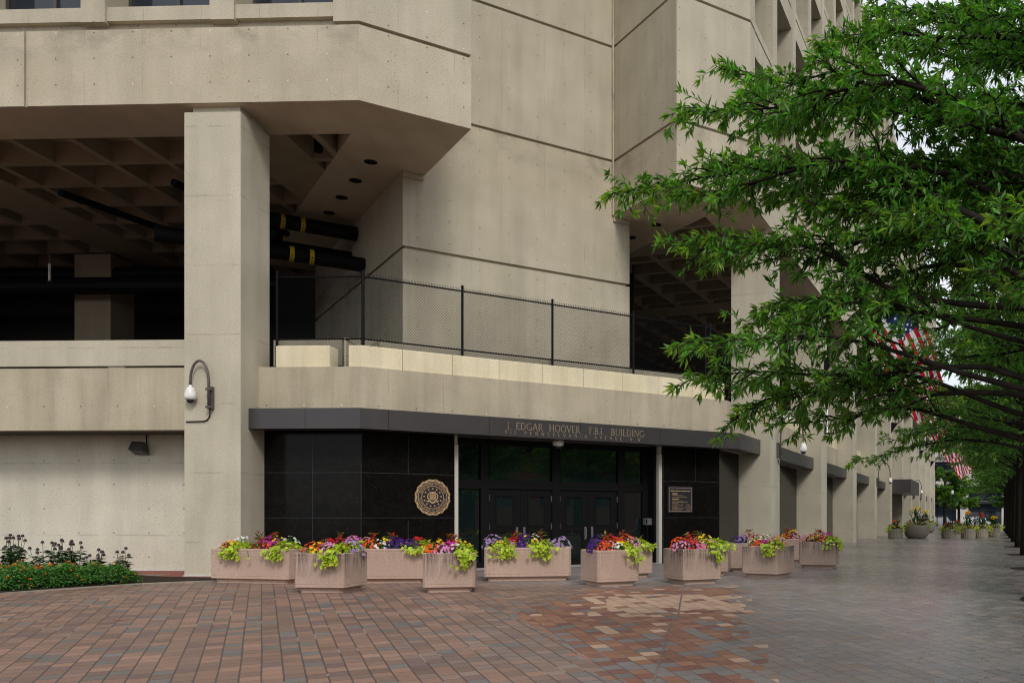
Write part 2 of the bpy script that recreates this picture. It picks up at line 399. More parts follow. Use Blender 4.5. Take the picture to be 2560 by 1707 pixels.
def leaf_object(name, Pn, D, N, Ln, W, C, mat, parent=None, fold=.35, loc=None, belly=.45):
    """kite leaves: base, left, tip, right; arrays of n x 3"""
    n = len(Pn)
    D = D/np.maximum(np.linalg.norm(D, axis=1, keepdims=True), 1e-9)
    X = np.cross(D, N); X /= np.maximum(np.linalg.norm(X, axis=1, keepdims=True), 1e-9)
    Nn = np.cross(X, D)
    Ln = Ln.reshape(-1, 1); W = W.reshape(-1, 1)
    mid = Pn+D*Ln*belly
    V = np.empty((n, 4, 3))
    V[:, 0] = Pn; V[:, 1] = mid-X*W*.5+Nn*W*.5*fold; V[:, 2] = Pn+D*Ln-Nn*Ln*rng.uniform(-.05, .30, (n, 1)); V[:, 3] = mid+X*W*.5+Nn*W*.5*fold
    o_ = off(parent)
    V = V.reshape(-1, 3)-np.array(o_)
    b = np.arange(n)*4
    F = np.stack([b, b+3, b+2, b, b+2, b+1], 1).reshape(-1)
    return raw_mesh(name, V, F, 3, np.repeat(C, 4, axis=0), mat, parent)
def raw_mesh(name, V, F, k, C, mat, parent):
    me = bpy.data.meshes.new(name); nf = len(F)//k
    me.vertices.add(len(V)); me.vertices.foreach_set("co", V.astype(np.float32).ravel())
    me.loops.add(len(F)); me.loops.foreach_set("vertex_index", F.astype(np.int32))
    me.polygons.add(nf); me.polygons.foreach_set("loop_start", np.arange(nf, dtype=np.int32)*k)
    me.polygons.foreach_set("loop_total", np.full(nf, k, dtype=np.int32))
    me.update(calc_edges=True)
    at = me.color_attributes.new("tint", 'FLOAT_COLOR', 'POINT')
    at.data.foreach_set("color", np.concatenate([C, np.ones((len(C), 1))], 1).astype(np.float32).ravel())
    me.materials.append(mat)
    ob = bpy.data.objects.new(name, me); COL.objects.link(ob)
    if parent: ob.parent = parent
    OFF[ob.name] = off(parent)
    return ob
def flower_object(name, Cn, N, R, C, mat, parent=None, petals=5, cup=.25, centre=None):
    """little fan flowers: a centre vertex and petals*2 rim vertices"""
    n = len(Cn); k = petals*2
    N = N/np.linalg.norm(N, axis=1, keepdims=True)
    A = np.cross(N, rng.normal(size=(n, 3))); A /= np.linalg.norm(A, axis=1, keepdims=True); B = np.cross(N, A)
    V = np.empty((n, k+1, 3)); V[:, 0] = Cn
    for i in range(k):
        a = 2*math.pi*i/k; rr = R.reshape(-1, 1)*(1.0 if i % 2 else .72)
        V[:, i+1] = Cn+(A*math.cos(a)+B*math.sin(a))*rr+N*rr*cup
    b = np.arange(n)*(k+1)
    F = np.stack([np.stack([b, b+1+i, b+1+(i+1) % k], 1) for i in range(k)], 1).reshape(-1)
    CC = np.repeat(C[:, None, :], k+1, axis=1)
    if centre is not None: CC[:, 0] = centre
    return raw_mesh(name, V.reshape(-1, 3)-np.array(off(parent)), F, 3, CC.reshape(-1, 3), mat, parent)

# ------------------------------------------------------------------ ground
def gz(y): return -.045*max(0.0, 18.2-max(y, -10.0))      # the plaza falls gently towards the viewer
K1 = np.array([10.6, -1.0]); KE = LP(150, -17.4)
def kerb_x(y): return K1[0]+(KE[0]-K1[0])*(y-K1[1])/(KE[1]-K1[1])
pv = MB(); lines = [-45, -10, 18.2]
for a, b in zip(lines, lines[1:]):
    L_, Rr = -60, [kerb_x(a), kerb_x(b)]
    for z in (0, -.3): pv.face([(L_, a, gz(a)+z), (Rr[0], a, gz(a)+z), (Rr[1], b, gz(b)+z), (L_, b, gz(b)+z)][::1 if z == 0 else -1])
    pv.face([(Rr[0], a, gz(a)-.3), (Rr[1], b, gz(b)-.3), (Rr[1], b, gz(b)), (Rr[0], a, gz(a))])
far_ = [(-60, 18.2), (kerb_x(18.2), 18.2), KE, LP(150, 20), (-60, 80)]
pv.face([(*p, 0.0) for p in far_])
pv.face([(*far_[1], -.3), (*far_[2], -.3), (*far_[2], 0), (*far_[1], 0)]); pv.face([(*far_[2], -.3), (*far_[3], -.3), (*far_[3], 0), (*far_[2], 0)])
tag(pv.build('pavement', M['paving']), kind='structure')
rd = MB()
for a, b in ((-900, -10), (-10, 18.2), (18.2, 900)): rd.face([(-900, a, gz(a)-.15), (900, a, gz(a)-.15), (900, b, gz(b)-.15), (-900, b, gz(b)-.15)])
tag(rd.build('road', M['asphalt']), kind='structure')
fs = MB(); fs.prism([LP(172, -120), LP(172, 60), LP(330, 60), LP(330, -120)], -.3, -.004)
tag(fs.build('far_pavement', M['kerb']), kind='structure')
st = MB()
st.fbox(L10, -5.6, -2.8, -.35, 1.27, -.01, .006); st.fbox(L10, -9.5, -5.6, .9, 2.36, -.01, .006); st.fbox(L10, -5.6, -4.75, 1.27, 2.36, -.01, .0062)
tag(st.build('brick_strip', M['redbrick']), kind='structure')
ws = MB(); ws.fbox(L10, -9.6, -4.76, 2.30, 2.36, -.01, .03); ws.fbox(L10, -4.80, -3.2, -.05, 0, -.01, .03)
tag(ws.build('caulk_line', M['white_paint']), kind='structure')
bed = [(-24, 18.21), (-16.5, 18.22), (-14.05, 18.35), (-13.6, 19.4), (-13.1, 20.3), (-12.75, 21.1), (-11.4, 22.1), (-11.5, 22.7), (-13.5, 23.3), (-18.1, 25.9), (-24, 26.2)]
sb = MB(); sb.prism(bed, -.02, .035); tag(sb.build('planting_bed_soil', M['soil']), kind='structure')
ek = MB()
for a, b in zip(bed[:7], bed[1:7]):
    v = np.array(b)-np.array(a); n = np.array([v[1], -v[0]])/np.linalg.norm(v)*.1
    ek.prism([a, b, np.array(b)+n, np.array(a)+n], -.02, .022)
tag(ek.build('bed_edging', M['bowl']), kind='structure')
# crack sealing lines and paint strokes lying on the paving
def strip(pts, wd, z):
    m = MB()
    for a, b in zip(pts, pts[1:]):
        a, b = np.array(a), np.array(b); v = b-a; n = np.array([-v[1], v[0]])/np.linalg.norm(v)*wd/2
        m.face([(*(a-n), z+gz(a[1])), (*(b-n), z+gz(b[1])), (*(b+n), z+gz(b[1])), (*(a+n), z+gz(a[1]))])
    return m
tag(strip([(.28, 20.35), (.2, 18.2), (.11, 15.52), (-.03, 14.5), (-.07, 13.72), (-.12, 12.3), (-.18, 11.3), (-.22, 10.35), (-.26, 9.5), (-.32, 7.5)], .034, .004).build('sealed_crack', M['crack']), kind='structure')
tag(strip([(1.9, 15.25), (1.84, 13.72), (1.75, 12.22), (1.76, 11.3), (1.72, 10.35), (1.67, 9.5), (1.6, 8)], .009, .004).build('pale_scratch', M['scratch']), kind='structure')
for k, (x0, y0, x1, y1, mm) in enumerate([(1.38, 17.82, 2.53, 17.45, 'white_paint'), (1.73, 18.46, 2.37, 18.0, 'white_paint'), (1.35, 16.1, 1.8, 16.2, 'white_paint'), (2.08, 16.16, 2.6, 16.1, 'white_paint'), (1.0, 20.6, 1.25, 20.2, 'white_paint'), (-9.49, 14.87, -9.3, 15.0, 'pink_paint'), (-9.0, 17.22, -8.77, 17.39, 'pink_paint'), (-7.8, 16.74, -7.6, 16.9, 'pink_paint')]):
    p = MB(); random.seed(k)
    for i in range(6):
        t = i/6; x, y = x0+(x1-x0)*t, y0+(y1-y0)*t
        q = strip([(x+random.uniform(-.05, .05), y+random.uniform(-.12, .12)), (x+(x1-x0)*.22, y+(y1-y0)*.22+random.uniform(-.05, .05))], random.uniform(.012, .04), .004+.0005*i)
        for f in q.f: p.face([q.v[j] for j in f])
    tag(p.build('paint_mark', M[mm]), kind='structure')

# ------------------------------------------------------------------ the concrete office building
B = thing('office_building', 'large board-marked concrete office building with cut-away corner over a black granite entrance', 'building', (-3, 33, 0))
def part(mb, name, m, parent=None, **k):
    return mb.build(name, M[m] if isinstance(m, str) else m, parent or B, **k)
ZS, ZT, G = 12.77, 36.1, [14.85, 19.1, 23.35, 27.6, 31.85]
notch = lambda e=0: [LC(3.15-e, e), LC(3.15-e, 4.2+e), LC(10.3+e, 4.2+e), LC(10.3+e, e)]
def corner_poly(e=0): return [L10(-.7+e, e), cornerL(e) if e else Bl, *notch(e), cornerR(e) if e else Br, LP(.65-e, e), LP(.65-e, 9-e), L10(-.7+e, 9-e)]
# fascia beam over the arcade, in one piece round the corner
fa = MB(); fa.prism([L10(-9.17, 0), Bl, *notch(), Br, LP(SP, 0), LP(SP, 2), LP(.65, 2), LP(.65, 9), L10(-.7, 9), L10(-.7, 2), L10(-9.17, 2)], ZS, 14.80)
fa.fbox(L10, S10, -9.24, 0, 2, ZS, 14.80); fa.fbox(L10, -9.24, -9.17, .06, 1.9, ZS+.01, 14.79)
part(fa, 'fascia_beam', 'fascia')
up = MB(); zz = G+[ZT]
for a, b in zip(zz, zz[1:]): up.prism(corner_poly(), a+.05, b-.05 if b < ZT else b)
up.prism(corner_poly(.11), ZS+.2, ZT-.1)
part(up, 'corner_wall', 'wall')
# recessed window strips, spandrels, piers
for fr, nm, s0, s1, sg in ((L10, 'left', S10, -.69, -1), (LP, 'avenue', .64, SP, 1)):
    c = MB(); c.fbox(fr, s0, s1, 1.15, 1.6, 14.8, ZT); part(c, 'window_wall', 'winglass')
    for k, gk in enumerate(G):
        m = MB()
        if k == 0:
            m.fbox(fr, s0, s1, .22, 1.14, 14.8, 15.06); m.fbox(fr, s0, s1, .05, 1.12, 15.06, 15.44)
        else:
            m.fbox(fr, s0, s1, .015, 1.12, gk-.88, gk-.05); m.fbox(fr, s0, s1, .015, 1.12, gk+.05, gk+.34); m.fbox(fr, s0, s1, .09, 1.10, gk-.06, gk+.06)
        part(m, 'spandrel', 'wall')
    m = MB(); m.fbox(fr, s0, s1, .015, 9, ZT-.7, ZT+.02); part(m, 'roof_parapet', 'wall')
    n = 8 if sg < 0 else 33
    for k in range(n):
        a = 3.37+3.57*k; lo, hi = sorted((sg*(a+.03), sg*(a+.70)))
        m = MB(); m.fbox(fr, lo, hi, -.03, 1.13, 15.0, ZT-.72); part(m, 'facade_pier', 'wall')
for k in range(3):      # the three windows showing at the top left
    lo = -(3.37+3.57*k)+.02; lo, hi = -(3.37+3.57*k), -(3.37+3.57*(k-1)+.72)
    if k == 0: lo, hi = -3.36, -.72
    m = MB(); z0, z1 = 15.45, 18.2
    for a, b, c, d in ((lo, hi, z0, z0+.09), (lo, hi, z1-.09, z1), (lo, lo+.09, z0+.09, z1-.09), (hi-.09, hi, z0+.09, z1-.09), ((lo+hi)/2-.05, (lo+hi)/2+.05, z0+.09, z1-.09)):
        m.fbox(L10, a, b, .92, 1.06, c, d)
    f = part(m, 'window', 'bronze')
    p = MB(); p.fbox(L10, lo+.09, hi-.09, 1.0, 1.02, z0+.09, z1-.09); part(p, 'pane', 'winglass', f)
# tower that carries the corner, with its shadow joint
tw = MB()
for a, b in ((5.80, 10.28), (10.38, ZS-.001)): tw.prism([LC(2.45, 4.2), LC(11.0, 4.2), LC(11.0, 17), LC(2.45, 17)], a, b)
tw.prism([LC(2.55, 4.31), LC(10.9, 4.31), LC(10.9, 16.9), LC(2.55, 16.9)], 5.9, 12.9)
part(tw, 'tower_wall', 'wall')
vp = MB(); vp.fbox(LC, 10.22, 10.285, 4.11, 4.2, ZS+.05, ZT-.3); part(vp, 'joint_strip', 'fascia')
bp = MB(); bp.fbox(LC, 2.43, 3.12, 4.12, 4.2, ZS-.17, ZS-.01); part(bp, 'bearing_plate', 'soffit')
bp = MB(); bp.fbox(LC, 10.28, 10.98, 4.12, 4.2, ZS-.17, ZS-.01); part(bp, 'bearing_plate', 'soffit')
# flat soffits beside the tower, with round recessed lights
for s0, s1, sl in ((.35, 2.9, 1.38), (10.5, 13.1, 12.07)):
    m = MB(); m.fbox(LC, s0, s1, .45, 18, ZS-.006, 13.3)
    so = part(m, 'flat_soffit', 'soffit')
    for k in range(5):
        d = MB(); p = LC(sl, 4.0+1.86*k); d.lathe((*p, 0), [(.21, ZS-.016), (.21, ZS+.05)], 20); part(d, 'downlight', 'blackmetal', so)
un = MB(); un.prism([L10(S10, .02), cornerL(.02), LC(3.13, .02), LC(3.13, 4.1), LC(.36, 4.1), L10(-.5, 2.0), L10(S10, 2.0)], ZS-.012, ZS-.007)
part(un, 'beam_underside', 'soffit')
un = MB(); un.prism([LC(10.32, 4.1), LC(10.32, .02), cornerR(.02), LP(SP, .02), LP(SP, 2), LP(.5, 2.0), LC(13.1, 4.1)], ZS-.012, ZS-.007)
part(un, 'beam_underside', 'soffit')
ul = MB(); p = L10(-2.4, 2.9); ul.tube([(*p, 13.3), (*p, 12.62)], .13, 14); part(ul, 'can_light', 'blackmetal')
# waffle ceilings
innerL = isect(L10(0, 17), d10, LP(0, 15), dp)
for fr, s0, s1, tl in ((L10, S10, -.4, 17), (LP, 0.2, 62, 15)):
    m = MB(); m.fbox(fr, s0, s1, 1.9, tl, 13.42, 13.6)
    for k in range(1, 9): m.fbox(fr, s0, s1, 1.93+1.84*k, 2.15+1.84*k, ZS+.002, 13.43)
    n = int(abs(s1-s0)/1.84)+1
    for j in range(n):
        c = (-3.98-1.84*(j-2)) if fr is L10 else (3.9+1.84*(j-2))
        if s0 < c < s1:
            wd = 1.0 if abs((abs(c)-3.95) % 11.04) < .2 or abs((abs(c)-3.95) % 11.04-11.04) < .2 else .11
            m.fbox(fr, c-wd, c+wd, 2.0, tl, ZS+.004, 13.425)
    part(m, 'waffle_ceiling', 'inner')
# balcony floor, edge band, low parapet rail
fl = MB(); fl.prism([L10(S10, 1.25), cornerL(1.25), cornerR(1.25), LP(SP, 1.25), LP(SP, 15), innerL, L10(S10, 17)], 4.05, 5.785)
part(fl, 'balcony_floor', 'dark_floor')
bd = MB(); bd.prism(outline(.95)+outline(1.248)[::-1], 4.05, 5.80); part(bd, 'balcony_edge', 'band')
pr = MB(); pr.prism([L10(S10, 1.75), L10(-4.6, 1.75), L10(-4.6, 2.05), L10(S10, 2.05)], 6.0, 6.75)
pr.prism([L10(-3.3, 1.95), L10(-.25, 1.95), L10(-.25, 2.25), L10(-3.3, 2.25)], 6.0, 6.75)
pr.prism([LC(.1, 1.95), LC(13.2, 1.95), LC(13.2, 2.25), LC(.1, 2.25)], 5.9, 6.75)
for s in (-7.9, -14.5, -21): pr.fbox(L10, s-.25, s+.25, 1.8, 2.0, 5.79, 6.0)
part(pr, 'parapet_rail', 'column')
# columns
for k in range(-1, 11):
    m = MB()
    if k < 0: fr, a, b = L10, -4.78, -3.23
    else: fr, a, b = LP, 3.05+11.05*k, 4.62+11.05*k
    m.fbox(fr, a, b, 0, 1.57, 0, 12.52); m.fbox(fr, a+.12, b-.12, .2, 1.45, 12.52, ZS)
    part(m, 'column', 'column')
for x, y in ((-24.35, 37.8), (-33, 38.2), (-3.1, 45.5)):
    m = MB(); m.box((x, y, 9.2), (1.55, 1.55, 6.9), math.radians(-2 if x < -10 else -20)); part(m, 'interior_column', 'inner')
bk = MB(); bk.fbox(L10, S10, 6, 17, 17.4, 4, 13.5); bk.fbox(LP, 4, SP, 15, 15.4, 4, 13.5); bk.fbox(L10, S10-.4, S10, 1, 17, 4, 13.5); bk.fbox(LP, SP-1, SP-.1, 1.2, 15, 0, ZT-.2)  # back walls, plus end walls added out of view to keep light out
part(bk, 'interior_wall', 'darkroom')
# ground storey
gw = MB(); gw.fbox(L10, S10, -4.7, 2.35, 2.75, 0, 4.06); part(gw, 'ground_wall', 'low_wall')
def granite(pts, fr_joints, nm):
    m = MB(); m.prism(pts, 0, 4.06)
    for z in (1.58, 2.86):
        for fr, a, b in fr_joints: m.fbox(fr, a, b, 1.267, 1.272, z-.004, z+.004, 1)
    return m
m = granite([L10(-3.23, 1.27), cornerL(1.27), LC(3.11, 1.27), LC(3.11, 1.7), cornerL(1.7), L10(-3.23, 1.7)], [(L10, -3.22, -.35), (LC, .38, 3.1)], 'l')
for fr, s, a, b in ((L10, -1.83, 0, 4), (LC, 1.72, 2.86, 4), (LC, 1.72, .3, 1.5), (L10, -.44, .2, 3.1)): m.fbox(fr, s-.004, s+.004, 1.266, 1.273, a, b, 1)
part(m, 'granite_wall', [M['granite'], M['granite_joint']])
m = granite([LC(10.55, 1.27), cornerR(1.27), LP(3.05, 1.27), LP(3.05, 1.7), cornerR(1.7), LC(10.55, 1.7)], [(LC, 10.6, 12.98), (LP, .5, 3.0)], 'r')
for s, a, b in ((11.98, 2.86, 4), (10.62, .2, 3.9)): m.fbox(LC, s-.004, s+.004, 1.266, 1.273, a, b, 1)
part(m, 'granite_wall', [M['granite'], M['granite_joint']])
for k in range(10):
    m = MB(); m.fbox(LP, 4.62+11.05*k, 14.1+11.05*k, 1.27, 1.7, 0, 4.06); part(m, 'granite_wall', 'granite')
for a, b in ((3.11, 3.22), (10.40, 10.53)):
    m = MB(); m.fbox(LC, a, b, 1.24, 1.40, 0, 3.78); m.fbox(LC, a, b-.02, 1.25, 1.39, 3.80, 4.05); part(m, 'door_jamb', 'jamb')
# canopies
def canopy(pts_out, pts_in, z0=4.02, z1=4.58, seams=()):
    m = MB(); m.prism(pts_out+pts_in[::-1], z0, z1)
    for fr, s in seams: m.fbox(fr, s-.005, s+.005, .397, .402, z0, z1-.003, 1)
    return part(m, 'canopy', [M['bronze'], M['frame']])
can = canopy([L10(-3.225, .4), cornerL(.4), cornerR(.4), LP(3.05, .4)], [L10(-3.225, .949), cornerL(.949), cornerR(.949), LP(3.05, .949)],
             seams=((L10, -1.65), (LC, .91), (LC, 3.86), (LC, 6.9), (LC, 9.9), (LC, 12.63)))
for k in range(10):
    if k == 4:
        canopy([LP(4.62+11.05*k, -1.6), LP(14.1+11.05*k, -1.6)], [LP(4.62+11.05*k, .949), LP(14.1+11.05*k, .949)], 3.7, 4.9)
    else: canopy([LP(4.62+11.05*k, .4), LP(14.1+11.05*k, .4)], [LP(4.62+11.05*k, .949), LP(14.1+11.05*k, .949)])
# entrance: frames, doors, glazing
TD = 1.85
fm = MB()
for a, b, z0, z1 in ((3.22, 3.36, 0, 4.05), (4.15, 4.43, 0, 4.05), (6.61, 6.89, 0, 4.05), (9.10, 9.36, 0, 4.05), (10.08, 10.32, 0, 4.05)): fm.fbox(LC, a, b, TD-.06, TD+.12, z0, z1)
for a, b in ((3.36, 4.15), (4.43, 6.61), (6.89, 9.10), (9.36, 10.08)):
    fm.fbox(LC, a, b, TD-.05, TD+.11, 2.49, 2.76); fm.fbox(LC, a, b, TD-.05, TD+.11, 3.86, 4.05)
for a, b in ((3.36, 4.15), (9.36, 10.08)): fm.fbox(LC, a, b, TD-.05, TD+.11, 0, .22)
fm.fbox(LC, 10.322, 10.52, 1.41, TD+.12, 0, 4.05); fm.fbox(LC, 3.12, 3.218, 1.41, TD+.12, 0, 4.05)
dfm = part(fm, 'door_frame', 'frame')
for a, b in ((3.36, 4.15), (4.43, 6.61), (6.89, 9.10), (9.36, 10.08)):
    m = MB(); m.fbox(LC, a+.05, b-.05, TD+.02, TD+.035, 2.76, 3.86); part(m, 'transom_window', 'glass')
for a, b in ((3.36, 4.15), (9.36, 10.08)):
    m = MB(); m.fbox(LC, a+.03, b-.03, TD+.02, TD+.035, .22, 2.49); part(m, 'sidelight', 'glass')
for k, (a, b) in enumerate(((4.435, 5.515), (5.525, 6.605), (6.895, 7.985), (7.995, 9.095))):
    m = MB(); t0, t1 = TD+.0, TD+.06; c0, c1 = a+.26, b-.26
    m.fbox(LC, a, c0, t0, t1, .02, 2.48); m.fbox(LC, c1, b, t0, t1, .02, 2.48)
    for z0, z1 in ((.02, .25), (1.13, 1.34), (2.26, 2.48)): m.fbox(LC, c0, c1, t0, t1, z0, z1)
    for z0, z1 in ((.25, 1.13), (1.34, 2.26)):
        for (p, q, r, s_) in ((c0-.035, c1+.035, z1, z1+.035), (c0-.035, c1+.035, z0-.035, z0), (c0-.035, c0, z0, z1), (c1, c1+.035, z0, z1)): m.fbox(LC, p, q, t0-.015, t0+.001, r, s_)
    d = part(m, 'door', 'frame')
    for z0, z1 in ((.25, 1.13), (1.34, 2.26)):
        p = MB(); p.fbox(LC, c0, c1, TD+.03, TD+.042, z0, z1); part(p, 'glass_pane', 'glass', d)
    h = MB(); s_ = b-.13 if k % 2 == 0 else a+.11
    h.fbox(LC, s_-.035, s_+.035, t0-.012, t0, .86, 1.28); q = LC(s_, t0-.06); h.tube([(*q, .92), (*q, 1.22)], .014, 8); h.fbox(LC, s_-.01, s_+.01, t0-.06, t0-.012, .94, .96); h.fbox(LC, s_-.01, s_+.01, t0-.06, t0-.012, 1.18, 1.2)
    part(h, 'handle', 'steel', d)
    for z in (.3, 1.2, 2.1):
        h = MB(); s_ = a+.012 if k % 2 == 0 else b-.012; h.fbox(LC, s_-.012, s_+.012, t0-.018, t0-.001, z, z+.2); part(h, 'hinge', 'steel', d)
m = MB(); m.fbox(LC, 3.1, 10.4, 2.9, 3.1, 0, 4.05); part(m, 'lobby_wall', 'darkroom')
m = MB(); m.fbox(LC, 3.1, 10.45, 1.15, 2.2, 0, .02); part(m, 'threshold', 'kerb')
# services hanging under the arcade ceiling
for z, t, s0, s1 in ((12.25, 9.9, -2.6, 2.43), (10.85, 8.9, -4.2, 2.43), (11.55, 10.8, -2.2, 2.43)):
    m = MB(); a, b = LC(s0, t), LC(s1, t); m.tube([(*a, z), (*b, z)], .26, 18); pp = part(m, 'lagged_pipe', 'black_rubber', smooth=False)
    if z != 11.55:
        for q in ((-.25, .43) if z > 12 else (-.13, .53)):
            y = MB(); a, b = LC(q, t), LC(q+.15, t); y.tube([(*a, z), (*b, z)], .267, 24, cap=False)
            for j in range(9):
                an = math.radians(200+j*20); e = .271
                c0, c1 = LC(q+.03, t+e*math.cos(an)), LC(q+.12, t+e*math.cos(an)); zz_ = z+e*math.sin(an)
                cm = LC(q+.075, t+e*math.cos(an-.09)); cz = z+e*math.sin(an-.09)
                cm2 = LC(q+.075, t+e*math.cos(an+.09)); cz2 = z+e*math.sin(an+.09)
                y.face([(*c0, zz_), (*cm, cz), (*c1, zz_), (*cm2, cz2)], 1)
            part(y, 'marker_band', [M['yellow'], M['black_rubber']], pp)
for (s0, t0, s1, t1, z, r) in ((-33, 12, -8, 12, 11.1, .35), (-33, 13.2, -9, 13.2, 11.9, .3), (-9, 8.2, -6.2, 8.2, 11.9, .28), (-30, 9.5, -20, 9.8, 12.1, .2), (-12, 5, -10.2, 11, 12.3, .12), (-7.8, 4.4, -6.6, 9.6, 12.35, .12)):
    m = MB(); a, b = L10(s0, t0), L10(s1, t1); m.tube([(*a, z), (*b, z)], r, 12); part(m, 'service_duct', 'black_rubber')
for s, t in ((-7.0, 8.8), (-10.6, 10.4), (-16.5, 10.4)):
    p = L10(s, t); lm = thing('pendant_lamp', {-7.0: 'short white tube lamp hanging nearest the corner column under the dark arcade ceiling', -10.6: 'white tube lamp hanging mid-way in the dark arcade beside the black ducts', -16.5: 'white tube lamp hanging farthest left in the dark arcade'}[s], 'lamp', (*p, 10.6), group='tube lamps hanging in the arcade')
    m = MB(); m.tube([(*p, 10.9), (*p, 11.55)], .05, 10); m.build('tube', M['white'], lm)
    m = MB(); m.tube([(*p, 11.55), (*p, 12.8)], .012, 6); m.tube([(*p, 10.86), (*p, 10.9)], .08, 10); m.build('hanger', M['steel'], lm)

# ------------------------------------------------------------------ lettering and emblem (stroke-built serif capitals)
def arc(cx, cy, rx, ry, a0, a1, n=12): return [(cx+rx*math.cos(math.radians(a0+(a1-a0)*i/n)), cy+ry*math.sin(math.radians(a0+(a1-a0)*i/n))) for i in range(n+1)]
TK, TN = .12, .075
def st_(x, y0=0, y1=1, t=TK, s=.1): return [([(x, y0), (x, y1)], t), ([(x-s, y0+.02), (x+s, y0+.02)], .045), ([(x-s, y1-.02), (x+s, y1-.02)], .045)]
GL = {
 'A': (.78, [([(.06, 0), (.39, 1)], TN), ([(.39, 1), (.72, 0)], TK), ([(.17, .36), (.60, .36)], TN), ([(-.02, .02), (.15, .02)], .045), ([(.62, .02), (.82, .02)], .045)]),
 'B': (.62, st_(.12)+[([(.12, .975), (.3, .975)]+arc(.3, .75, .2, .225, 90, -90)+[(.12, .525)], TN+.02), ([(.12, .52), (.32, .52)]+arc(.32, .275, .24, .245, 90, -90)+[(.12, .03)], TN+.03)]),
 'C': (.76, [(arc(.44, .5, .38, .48, 48, 312, 20), .095)]),
 'D': (.78, st_(.12)+[([(.12, .97), (.32, .97)]+arc(.32, .5, .38, .47, 90, -90, 16)+[(.12, .03)], .09)]),
 'E': (.58, st_(.12)+[([(.12, .97), (.5, .97)], TN), ([(.12, .52), (.42, .52)], TN), ([(.12, .03), (.54, .03)], TN), ([(.5, 1), (.5, .84)], .05), ([(.54, 0), (.54, .18)], .05)]),
 'F': (.55, st_(.12)+[([(.12, .97), (.5, .97)], TN), ([(.12, .52), (.42, .52)], TN), ([(.5, 1), (.5, .84)], .05)]),
 'G': (.82, [(arc(.45, .5, .39, .48, 50, 330, 20), .095), ([(.72, .42), (.72, .1)], TK), ([(.6, .42), (.84, .42)], .045)]),
 'H': (.82, st_(.13)+st_(.69)+[([(.13, .52), (.69, .52)], TN)]),
 'I': (.3, st_(.15)),
 'J': (.36, [([(.2, 1), (.2, .1)]+arc(.08, .1, .12, .2, 0, -70, 5), TK-.02), ([(.08, .98), (.32, .98)], .045)]),
 'L': (.56, st_(.12)+[([(.12, .03), (.52, .03)], TN), ([(.52, 0), (.52, .2)], .05)]),
 'M': (.96, [([(.14, 0), (.16, 1)], TN), ([(.16, 1), (.48, .05)], TK), ([(.48, .05), (.80, 1)], TN), ([(.80, 1), (.83, 0)], TK), ([(.04, .02), (.24, .02)], .045), ([(.73, .02), (.93, .02)], .045)]),
 'N': (.84, [([(.13, 0), (.13, 1)], TN), ([(.13, 1), (.7, .02)], TK), ([(.7, .02), (.7, 1)], TN), ([(.03, .02), (.23, .02)], .045), ([(.6, .98), (.8, .98)], .045)]),
 'O': (.86, [(arc(.43, .5, .37, .48, 0, 360, 24), .1)]),
 'P': (.58, st_(.12)+[([(.12, .97), (.3, .97)]+arc(.3, .72, .22, .25, 90, -90)+[(.12, .47)], .08)]),
 'R': (.70, st_(.12)+[([(.12, .97), (.3, .97)]+arc(.3, .73, .2, .24, 90, -90)+[(.12, .49)], .08), ([(.3, .49), (.64, .02)], TK-.02), ([(.56, .02), (.72, .02)], .045)]),
 'S': (.54, [(arc(.27, .74, .18, .23, 40, 230, 10)+arc(.26, .26, .2, .24, 70, -140, 12), .095)]),
 'T': (.66, st_(.33)+[([(.04, .97), (.62, .97)], TN), ([(.04, 1), (.04, .82)], .05), ([(.62, 1), (.62, .82)], .05)]),
 'U': (.78, [([(.13, 1), (.13, .32)]+arc(.39, .3, .26, .28, 180, 360, 12)+[(.65, 1)], .085), ([(.02, .98), (.24, .98)], .045), ([(.56, .98), (.76, .98)], .045)]),
 'V': (.76, [([(.06, 1), (.38, 0)], TK), ([(.38, 0), (.70, 1)], TN), ([(-.02, .98), (.16, .98)], .045), ([(.6, .98), (.78, .98)], .045)]),
 'W': (1.06, [([(.06, 1), (.3, 0)], TK), ([(.3, 0), (.52, .9)], TN), ([(.52, .9), (.76, 0)], TK), ([(.76, 0), (1.0, 1)], TN), ([(-.02, .98), (.16, .98)], .045), ([(.9, .98), (1.08, .98)], .045)]),
 'Y': (.72, [([(.05, 1), (.36, .48)], TK), ([(.67, 1), (.36, .48)], TN), ([(.36, .48), (.36, 0)], TK), ([(.24, .02), (.48, .02)], .045)]),
 '.': (.24, [([(.06, .06), (.18, .06)], .13)]),
 '9': (.54, [(arc(.27, .7, .19, .27, 0, 360, 14), .085), ([(.46, .7), (.4, .3), (.2, .02)], .08)]),
 '3': (.5, [(arc(.22, .75, .2, .23, 130, -90, 10)+arc(.22, .27, .23, .25, 90, -140, 12), .085)]),
 '5': (.5, [([(.44, .97), (.12, .97), (.1, .55)]+arc(.22, .3, .24, .28, 100, -140, 12), .08)]),
}
